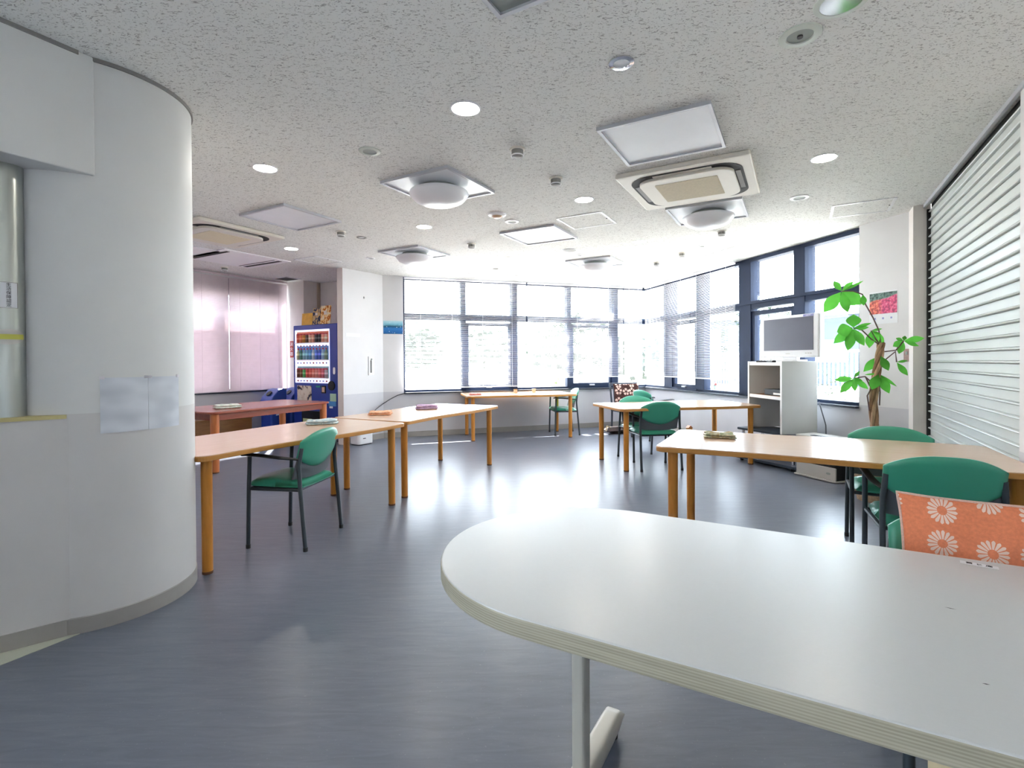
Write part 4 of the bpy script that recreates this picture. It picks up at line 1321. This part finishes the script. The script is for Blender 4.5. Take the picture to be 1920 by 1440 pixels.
# ------------------------------------------------------------------ vending machine corner
VA = Vector((-3.64, 8.47, 0))
VE = Vector((0.92, -0.55, 0)).normalized()
VW, VDp, VH = 1.07, 0.66, 1.85
vrz = math.atan2(VE.y, VE.x)
vm = thing('vending_machine', 'blue drinks vending machine with three rows of bottles and cans', 'vending machine', VA, vrz)
MB().box((VW / 2, VDp / 2, VH / 2 + 0.03), (VW, VDp, VH - 0.03)).build('cabinet', 'blue', vm, bevel=0.012)
MB().box((VW / 2, VDp / 2, 0.03), (VW - 0.06, VDp - 0.06, 0.06)).build('plinth', 'black', vm)
dx0, dx1, dz0, dz1 = 0.055, 0.90, 0.92, 1.785
dc = MB().box(((dx0 + dx1) / 2, -0.006, (dz0 + dz1) / 2), (dx1 - dx0, 0.016, dz1 - dz0)).build('display_case', 'glow', vm, bevel=0.01)
pal_top = [s(232, 104, 80), s(236, 132, 90), s(214, 150, 70), s(90, 70, 58), s(240, 196, 176), s(240, 172, 150), s(60, 52, 56), s(56, 50, 54), s(240, 170, 150), s(244, 200, 180)]
pal_mid = [s(196, 196, 160), s(70, 130, 120), s(150, 200, 220), s(130, 190, 220), s(96, 160, 214), s(190, 216, 236), s(84, 120, 210), s(70, 96, 200), s(160, 196, 230), s(120, 150, 130)]
pal_low = [s(120, 76, 52), s(134, 84, 56), s(104, 190, 110), s(214, 84, 76), s(226, 110, 96), s(236, 140, 124), s(232, 150, 140), s(226, 120, 120), s(214, 110, 128), s(196, 180, 190)]
def drinkmat(name, c):
    t = NT(name).set(0.35, 0, 0.5)
    sp = t.n('ShaderNodeSeparateXYZ')
    t.l(t.coords(kind='Generated'), sp.inputs[0])
    t.l(t.ramp(sp.outputs[2], [(0.0, tuple(x * 0.8 for x in c)), (0.34, c), (0.36, tuple(min(1, x * 1.5 + 0.12) for x in c)), (0.55, c), (0.82, c), (0.86, s(206, 70, 90))], 'CONSTANT'), t.p.inputs['Base Color'])
    return t.m
for row, (zb, pal, tall) in enumerate(((1.575, pal_top, 0.145), (1.30, pal_mid, 0.185), (1.01, pal_low, 0.15))):
    for i in range(10):
        x = dx0 + 0.11 + i * 0.076
        r = 0.027
        if row == 1:
            pf = [(r, 0), (r, tall * 0.62), (r * 0.45, tall * 0.82), (r * 0.45, tall)]
        else:
            pf = [(r * 0.9, 0), (r, 0.01), (r, tall * 0.9), (r * 0.85, tall)]
        MB().lathe(pf, 12, Matrix.Translation((x, -0.03, zb))).build('display_bottle' if row == 1 else 'display_can', drinkmat('drink_%d_%d' % (row, i), pal[i]), dc, smooth=True)
    MB().box(((dx0 + dx1) / 2 + 0.02, -0.03, zb - 0.006), (dx1 - dx0 - 0.06, 0.05, 0.012)).build('display_ledge', 'white_pl', dc)
    bk = (s(240, 150, 120), s(120, 166, 232), s(156, 204, 222))[row]
    MB().box(((dx0 + dx1) / 2 + 0.03, -0.0165, zb + tall / 2 + 0.012), (0.77, 0.004, tall + 0.036)).build('row_backing', pm('row_print_%d' % row, bk, 0.5, var=0.12, scale=20), dc)
    for i in range(10):
        x = dx0 + 0.085 + i * 0.078
        bt = MB().lathe([(0.013, -0.004), (0.013, 0.006)], 12, Matrix.Translation((x, -0.02, zb - 0.055)) @ Matrix.Rotation(PI / 2, 4, 'X')).build('select_button', 'red' if i % 3 == (row + 1) % 3 else 'lilac', dc)
MB().box((0.275, -0.004, 0.715), (0.35, 0.008, 0.32)).build('poster', fabric2('pale_poster_print', s(60, 58, 72), s(214, 196, 176), 9, 0.42, s(226, 214, 198)), vm)
MB().lathe([(0.075, -0.006), (0.075, 0.012)], 24, Matrix.Translation((0.94, -0.006, 0.885)) @ Matrix.Rotation(PI / 2, 4, 'X')).build('coin_panel', 'black', vm)
MB().box((0.75, -0.004, 0.82), (0.10, 0.014, 0.12)).build('bill_slot', 'black', vm, bevel=0.005)
MB().box((0.75, -0.013, 0.82), (0.06, 0.004, 0.08)).build('bill_light', 'orange_det', vm)
MB().box((0.62, -0.004, 0.865), (0.1, 0.008, 0.025)).build('price_display', 'teal', vm)
MB().prism(rounded(0.05, 0.11, 0.024, 5), 0, 0.008, face_matrix((1.0, 0.0, 1.12), (1, 0, 0))).build('card_reader', 'white_pl', vm)
MB().box((0.97, -0.003, 0.70), (0.14, 0.006, 0.12)).build('price_sticker', pm('mint_sticker', s(180, 214, 186), 0.5), vm)
MB().box((0.95, -0.003, 0.60), (0.17, 0.006, 0.075)).build('notice_sticker', pm('sky_sticker', s(76, 150, 210), 0.5), vm)
MB().box((0.92, -0.003, 0.545), (0.07, 0.006, 0.03)).build('small_sticker', 'white_pl', vm)
MB().box((0.46, -0.006, 0.36), (0.5, 0.012, 0.22)).build('dispensing_flap', 'black', vm, bevel=0.008)
MB().box((0.36, -0.014, 0.31), (0.22, 0.004, 0.06)).build('flap_sticker', pm('khaki_sticker', s(196, 206, 150), 0.5), vm)
MB().box((0.97, -0.004, 0.34), (0.1, 0.014, 0.09)).build('coin_return', 'orange', vm, bevel=0.006)
def onv(x, y, z):
    return VA + VE * x + Vector((-VE.y, VE.x, 0)) * y + Vector((0, 0, z))
# cardboard signs on the machine's top edge
for i, (x, w0, h0, mat_, lab) in enumerate(((0.27, 0.26, 0.2, 'card', 'yellow cardboard drink sign on the vending machine, furthest from the closet wall'),
                                          (0.50, 0.18, 0.27, fabric2('dark_bottle_print', s(70, 78, 104), s(206, 178, 132), 16, 0.5), 'dark printed cardboard sign in the middle on the vending machine'),
                                          (0.72, 0.24, 0.30, fabric2('cream_bottle_print', s(188, 110, 60), s(238, 196, 120), 16, 0.46, s(236, 224, 196)), 'tall orange cardboard sign on the vending machine, nearest the closet wall'))):
    r1 = thing('cardboard_sign', lab, 'sign', onv(x, 0.06, VH + 0.015), vrz, 'cardboard signs on the vending machine')
    MB().box((0, 0, h0 / 2), (w0, 0.006, h0), Matrix.Rotation(-0.08, 4, 'X')).build('front_card', mat_, r1)
    MB().box((0, 0.03, h0 * 0.35), (w0 * 0.3, 0.005, h0 * 0.72), Matrix.Rotation(0.12, 4, 'X')).build('strut', 'ivory', r1)
# fire extinguisher sign on the pillar face
p, tt = onwall(547.5, 655, L1, P1)
pe = (P1 - L1).normalized()
r1 = thing('extinguisher_sign', 'narrow red vertical sign with white characters beside the vending machine', 'sign', p, math.atan2(pe.y, pe.x))
MB().box((0, -0.004, 0), (0.085, 0.008, 0.29)).build('sign_plate', 'red', r1)
for i, chx in enumerate('\u6d88\u706b\u5668'):
    text(chx, 0.075, 'white_pl', r1, face_matrix((0, -0.0085, 0.085 - 0.085 * i), (1, 0, 0)))
# recycling bins
def bin_(lab, c):
    root = thing('recycling_bin', lab, 'bin', (c[0], c[1], 0), math.radians(-30), 'blue recycling bins')
    MB().prism(rounded(0.28, 0.28, 0.03, 4), 0.0, 0.60).build('body', 'binblue', root, bevel=0.004)
    m = MB()
    hd = [(-0.16, 0.60), (0.16, 0.60), (0.16, 0.80), (0.10, 0.83), (0.0, 0.81), (-0.12, 0.70), (-0.165, 0.63)]
    vs = [(sx * 0.145, y * 0.9, z) for sx in (-1, 1) for y, z in hd]
    n = len(hd)
    m.add(vs, [list(range(n))[::-1], list(range(n, 2 * n))] + [(i, (i + 1) % n, n + (i + 1) % n, n + i) for i in range(n)])
    lid = m.build('hood', 'binblue', root, bevel=0.012)
    MB().lathe([(0.05, 0), (0.05, 0.012)], 18, Matrix.Translation((0, -0.075, 0.748)) @ Matrix.Rotation(0.72, 4, 'X')).build('throw_hole', 'dark', lid)
    MB().sheet(lambda u, v: (0.150 * math.cos(2 * PI * u) * (1 + 0.03 * math.sin(30 * u)), 0.150 * math.sin(2 * PI * u) * (1 + 0.03 * math.sin(26 * u)), 0.61 - 0.2 * v + 0.02 * math.sin(12 * u)), 40, 4).build('liner_bag', 'bag', root, smooth=True)
    return root
b1 = bin_('blue recycling bin with hooded lid and white bag, beside the pink blinds', (-3.93, 8.36))
dup(b1, (-3.745, 8.665, 0), math.radians(-30), 'blue recycling bin with hooded lid, tucked against the vending machine')
p0 = L0.lerp(L1, 0.36)
wd = (L1 - L0).normalized()
bn = thing('low_bench', 'long dark wooden bench along the wall under the pink blinds', 'bench', L0 + wd * 2.2 + Vector((wd.y, -wd.x, 0)) * 0.13, math.atan2(wd.y, wd.x))
MB().box((0.35, 0, 0.375), (2.2, 0.24, 0.03)).build('seat_board', 'brown', bn, bevel=0.004)
MB().box((0.35, -0.10, 0.18), (2.16, 0.02, 0.36)).build('front_panel', 'brown', bn)
for x in (-0.70, 0.35, 1.40):
    MB().box((x, 0.01, 0.18), (0.03, 0.2, 0.36)).build('leg', 'brown', bn)
# closet wall fittings
CE = (B0 - C1).normalized()
cro = math.atan2(CE.y, CE.x)
p, _ = onwall(696, 686, C1, B0)
r1 = thing('flush_handle', 'flush metal handle plate on the white closet wall', 'handle', p, cro)
MB().box((0, -0.003, 0), (0.11, 0.006, 0.30)).build('back_plate', 'white_pl', r1, bevel=0.002)
MB().box((-0.058, -0.003, 0), (0.008, 0.008, 0.30)).build('plate_edge', 'grey_gr', r1)
MB().box((-0.01, -0.012, -0.01), (0.018, 0.02, 0.20)).build('grip', 'grey_gr', r1, bevel=0.004)
MB().lathe([(0.014, 0), (0.014, 0.012)], 14, Matrix.Translation((0.0, -0.006, 0.105)) @ Matrix.Rotation(PI / 2, 4, 'X')).build('lock_knob', 'shade', r1)
p, _ = onwall(662, 628, C1, B0)
r1 = thing('wall_label', 'plain white strip of paper on the closet wall', 'label', p, cro)
MB().box((0, -0.001, 0), (0.27, 0.002, 0.055)).build('strip', 'paper', r1)
MB().box((0, -0.0022, 0.004), (0.2, 0.0006, 0.012)).build('faint_print', 'panel', r1)
p, _ = onwall(682, 558, C1, B0)
r1 = thing('wall_hook', 'tiny grey hook high on the closet wall', 'hook', p, cro)
MB().box((0, -0.003, 0), (0.016, 0.006, 0.03)).build('base_plate', 'grey_gr', r1)
MB().tube([(0, -0.004, -0.004), (0, -0.022, -0.012), (0, -0.024, 0.002)], 0.003, 6).build('prong', 'alu', r1)
# white appliance on the floor
ap = at(687, 833.5, 0)
r1 = thing('air_purifier', 'white boxy air purifier on the floor by the closet wall', 'appliance', ap + V * 0.1, cro)
MB().prism(rounded(0.29, 0.22, 0.05, 6), 0.012, 0.44).build('body', 'white_pl', r1, bevel=0.01)
MB().prism(rounded(0.27, 0.2, 0.05, 6), 0.0, 0.014).build('foot', 'black', r1)
MB().box((-0.04, -0.111, 0.1), (0.05, 0.004, 0.012)).build('badge', 'ink', r1)
ap2 = ap + V * 0.1
pts = [(757, 737.5), (745, 741), (730, 749), (717, 757.5), (706, 766.5), (700, 773)]
ww = [onwall(px, py, B0, PC)[0] - Vector((-BD.y, BD.x, 0)) * 0.03 for px, py in pts[:4]]
cpts = ww + [deep(706, 766.5, 8.05), deep(699, 774, 7.95), ap2 + Vector((0.10, 0.22, 0.30)), ap2 + Vector((0.08, 0.22, 0.02))]
tag(MB().tube(cpts, 0.007, 8).build('power_cable', 'cable', smooth=True), 'dark grey cable sagging from the back window sill to the white air purifier', 'cable')

# ------------------------------------------------------------------ pictures and plates on walls
def sea_mat():
    t = NT('sea_print').set(0.5, 0, 0.4)
    sp = t.n('ShaderNodeSeparateXYZ')
    t.l(t.coords(kind='Generated'), sp.inputs[0])
    nz = t.noise(t.coords(), 18, 3)
    z = t.math('MULTIPLY_ADD', nz, 0.16)
    t.l(sp.outputs[2], t.t.nodes[-1].inputs[2])
    base = t.ramp(z, [(0.0, s(26, 92, 70)), (0.16, s(24, 96, 160)), (0.5, s(40, 120, 190)), (0.66, s(20, 84, 110)), (0.82, s(120, 186, 206)), (1.0, s(170, 210, 220))])
    wave = t.ramp(t.noise(t.coords((1, 1, 2)), 26, 2), [(0.66, (0, 0, 0)), (0.7, (1, 1, 1))])
    t.l(t.mix(wave, base, (0.85, 0.92, 0.96)), t.p.inputs['Base Color'])
    return t.m
def azalea_mat():
    t = NT('azalea_print').set(0.5, 0, 0.4)
    sp = t.n('ShaderNodeSeparateXYZ')
    t.l(t.coords(kind='Generated'), sp.inputs[0])
    n1 = t.noise(t.coords(), 40, 3)
    pink = t.ramp(n1, [(0.35, s(150, 52, 90)), (0.5, s(222, 70, 120)), (0.65, s(238, 130, 160))])
    org = t.ramp(n1, [(0.35, s(150, 70, 60)), (0.5, s(230, 100, 84)), (0.65, s(240, 150, 120))])
    grn = t.ramp(n1, [(0.4, s(40, 66, 60)), (0.6, s(110, 140, 130))])
    warm = t.mix(t.ramp(sp.outputs[0], [(0.3, (0, 0, 0)), (0.5, (1, 1, 1))]), org, pink)
    hz = t.math('ADD', sp.outputs[2], t.math('MULTIPLY', t.noise(t.coords(), 9, 2), 0.3))
    hz2 = t.math('SUBTRACT', hz, t.math('MULTIPLY', sp.outputs[0], 0.25))
    t.l(t.mix(t.ramp(hz2, [(0.70, (0, 0, 0)), (0.76, (1, 1, 1))]), warm, grn), t.p.inputs['Base Color'])
    return t.m
p, t0 = onwall(737, 614, B0, PC)
bro = math.atan2(BD.y, BD.x)
wpx = onwall(755.5, 614, B0, PC)[1] - onwall(719, 614, B0, PC)[1]
r1 = thing('sea_picture', 'small blue seaside picture on the white wall beside the back window', 'picture', p, bro)
MB().box((0, -0.002, 0), (wpx, 0.004, 0.215)).build('print', sea_mat(), r1)
p, t0 = onwall(1656, 571, PR, R1)
rro = math.atan2(RD.y, RD.x)
wpx = onwall(1681, 571, PR, R1)[1] - onwall(1630, 571, PR, R1)[1]
r1 = thing('flower_calendar', 'calendar sheet with pink and orange azaleas on the wall behind the plant', 'calendar', p, rro)
MB().box((0, -0.001, -0.03), (wpx + 0.012, 0.002, 0.33)).build('sheet', 'paper', r1)
MB().box((0, -0.003, 0.015), (wpx, 0.003, 0.215)).build('print', azalea_mat(), r1)
for i in (-1, 0, 1):
    MB().box((i * wpx * 0.3, -0.0025, -0.14), (0.018, 0.002, 0.018)).build('date_mark', 'lilac', r1)
p, t0 = onwall(1701, 666, PR, R1)
r1 = thing('wall_plate', 'small brown metal plate on the wall edge beside the plant', 'plate', p, rro)
MB().box((0, -0.004, 0), (0.06, 0.008, 0.125)).build('cover', 'plate', r1, bevel=0.002)
MB().box((0, -0.009, 0.02), (0.02, 0.004, 0.03)).build('switch', 'shade', r1)
# papers taped on the round column
def col_hit(px, py):
    d = ray(px, py)
    dd = Vector((d.x, d.y))
    c = Vector((CX, CY))
    A, B, C_ = dd.dot(dd), -2 * dd.dot(c), c.dot(c) - (CR + 0.002) ** 2
    t = (-B - math.sqrt(max(0, B * B - 4 * A * C_))) / (2 * A)
    return math.atan2(d.y * t - CY, d.x * t - CX), CAM_H + d.z * t
def notice_mat():
    t = NT('faded_notice').set(0.6, 0, 0.3)
    n1 = t.noise(t.coords((1, 1, 1.6)), 11, 0)
    t.l(t.ramp(n1, [(0.25, s(200, 204, 212)), (0.75, s(224, 227, 234))]), t.p.inputs['Base Color'])
    return t.m
MT['notice'] = notice_mat()
for i, (pa, pb, lab) in enumerate((((187, 707, 812), (277, 708, 806), 'faded white notice sheet on the round column, the wider of the pair'),
                                   ((277.5, 706, 805), (334, 705, 797), 'faded white notice sheet on the round column, next to its bright edge'))):
    a0, z0t = col_hit(pa[0], pa[1]); _, z0b = col_hit(pa[0], pa[2])
    a1, z1t = col_hit(pb[0], pb[1]); _, z1b = col_hit(pb[0], pb[2])
    zt, zb = (z0t + z1t) / 2, (z0b + z1b) / 2
    r1 = thing('notice_sheet', lab, 'notice', (CX, CY, 0), 0, 'notices on the round column')
    MB().shell(lambda u, v, sd: ((CR + 0.003 + sd * 0.0008) * math.cos(a0 + (a1 - a0) * u), (CR + 0.003 + sd * 0.0008) * math.sin(a0 + (a1 - a0) * u), zb + (zt - zb) * v), 16, 2).build('paper', 'notice', r1, smooth=True)
    for u in (0.04, 0.96):
        a = a0 + (a1 - a0) * u
        MB().box((0, 0, 0), (0.002, 0.02, 0.014), Matrix.Translation(((CR + 0.004) * math.cos(a), (CR + 0.004) * math.sin(a), zt)) @ Matrix.Rotation(a, 4, 'Z')).build('tape', 'frost', r1)
# steel pole in the niche
pc = Vector((-2.25, 2.262, 0))
r1 = thing('steel_pole', 'brushed steel pole with stickers standing on the half wall ledge', 'pole', (pc.x, pc.y, 1.018), 0)
PRAD = 0.066
MB().lathe([(PRAD, 0.0), (PRAD, 1.112)], 40).build('tube', 'steel', r1, smooth=True)
fa = math.atan2(-pc.y, -pc.x)
def wrap(w, z0, z1, mat, name, parent, dr=0.0006, da=0.0):
    return MB().sheet(lambda u, v: ((PRAD + dr) * math.cos(fa + da + (u - 0.5) * w / PRAD), (PRAD + dr) * math.sin(fa + da + (u - 0.5) * w / PRAD), z0 + (z1 - z0) * v), 16, 1).build(name, mat, parent, smooth=True)
zz = lambda py: CAM_H + ray(20, py).z / ray(20, py).y * 2.13 - 1.018
st1 = wrap(0.062, zz(573), zz(522), 'grey_gr', 'sticker_border', r1, 0.0005, 0.16)
wrap(0.056, zz(572), zz(523), 'paper', 'sticker', r1, 0.0009, 0.16)
for i, chx in enumerate('\u751f\u6d3b\u4fdd\u969c\u8a8d\u5b9a'):
    a = fa + 0.16
    o = text(chx, 0.017, 'ink', r1, Matrix.Identity(4))
    pos = Vector(((PRAD + 0.0014) * math.cos(a), (PRAD + 0.0014) * math.sin(a), zz(527.5 + 8 * i)))
    o.data.transform(face_matrix(pos, (-math.sin(a), math.cos(a), 0)))
e1 = MB().sheet(lambda u, v: ((PRAD + 0.0006) * math.cos(fa + 0.1 + (0.062 * v * math.cos(2 * PI * u)) / PRAD), (PRAD + 0.0006) * math.sin(fa + 0.1 + (0.062 * v * math.cos(2 * PI * u)) / PRAD), zz(629) + 0.034 * v * math.sin(2 * PI * u)), 36, 3).build('round_sticker', 'silver', r1, smooth=True)
wrap(0.116, zz(634), zz(624), 'yellow', 'sticker_band', r1, 0.0011, 0.1)

# ------------------------------------------------------------------ small things on sills and tables
def potted(name, lab, px, py, z, s0, potmat, leafmat, seed, base=None):
    c = at(px, py, z)
    root = thing(name, lab, 'plant', c, 0)
    zb = 0.0
    if base:
        MB().box((0, 0, 0.02), (0.10 * s0, 0.07 * s0, 0.008)).build('wooden_stand', base, root)
        for sx in (-1, 1):
            MB().box((sx * 0.035 * s0, 0, 0.009), (0.008, 0.05 * s0, 0.018)).build('stand_leg', base, root)
        zb = 0.024
    MB().lathe([(0.024 * s0, zb), (0.033 * s0, zb + 0.055 * s0), (0.03 * s0, zb + 0.055 * s0)], 16).build('pot', potmat, root, smooth=True)
    m = MB()
    q = random.Random(seed)
    for i in range(26):
        a, el = q.uniform(0, 2 * PI), q.uniform(0.2, 1.4)
        d = Vector((math.cos(a) * math.cos(el), math.sin(a) * math.cos(el), math.sin(el)))
        b = Vector((0, 0, zb + 0.05 * s0)) + d * 0.012 * s0
        t = b + d * q.uniform(0.03, 0.05) * s0
        sdv = d.cross(Vector((0.3, 0.2, 1))).normalized() * 0.011 * s0
        m.add([b, (b + t) / 2 + sdv, t, (b + t) / 2 - sdv], [(0, 1, 2, 3)])
    m.build('leaves', leafmat, root)
MT['rosy'] = pm('rosy_succulent', s(186, 128, 128), 0.6, var=0.2)
potted('small_plant', 'tiny green plant in a pale pot on the back window sill', 1041, 727, SILL + 0.004, 1.2, 'ivory', 'leaf', 5)
potted('small_plant', 'pink succulent in a green pot on a wooden stand on the side window sill', 1342, 733, SILL + 0.004, 1.15, pm('celadon_pot', s(138, 190, 168), 0.4), 'rosy', 6, 'edge')
c = at(1281, 729, SILL + 0.004)
r1 = thing('ring_ornament', 'small pale ring-shaped ornament on the side window sill', 'ornament', c, math.radians(60))
m = MB()
m.tube([(0.028 * math.cos(2 * PI * i / 24), 0, 0.042 + 0.028 * math.sin(2 * PI * i / 24)) for i in range(25)], 0.014, 10)
m.build('ring', 'cream', r1, smooth=True)
MB().box((0, 0, 0.006), (0.05, 0.03, 0.012)).build('base', 'ivory', r1)
for i, (px, py, lab) in enumerate(((966.5, 737, 'small peach wooden box on the table under the back windows, nearer the pink cloth'),
                                   (1001, 736, 'small peach wooden box on the table under the back windows, nearer the green plant'))):
    r1 = thing('wooden_box', lab, 'box', at(px, py, TZ), math.radians(13), 'small wooden boxes on the back table')
    MB().box((0, 0, 0.028), (0.055, 0.04, 0.056)).build('body', pm('peach_wood%d' % i, s(222, 178, 142), 0.6), r1, bevel=0.003)
    MB().box((0, 0, 0.06), (0.06, 0.045, 0.008)).build('lid', 'edge', r1)
r1 = thing('wooden_block', 'small house-shaped wooden block on the floor by the side wall', 'ornament', (2.84, 8.15, 0), math.radians(20))
MB().box((0, 0, 0.085), (0.08, 0.06, 0.17)).build('body', 'edge', r1, bevel=0.003)
MB().prism([(-0.045, 0), (0.045, 0), (0, 0.035)], -0.035, 0.035, Matrix.Translation((0, 0, 0.17)) @ Matrix.Rotation(PI / 2, 4, 'X')).build('roof', 'redleg', r1)
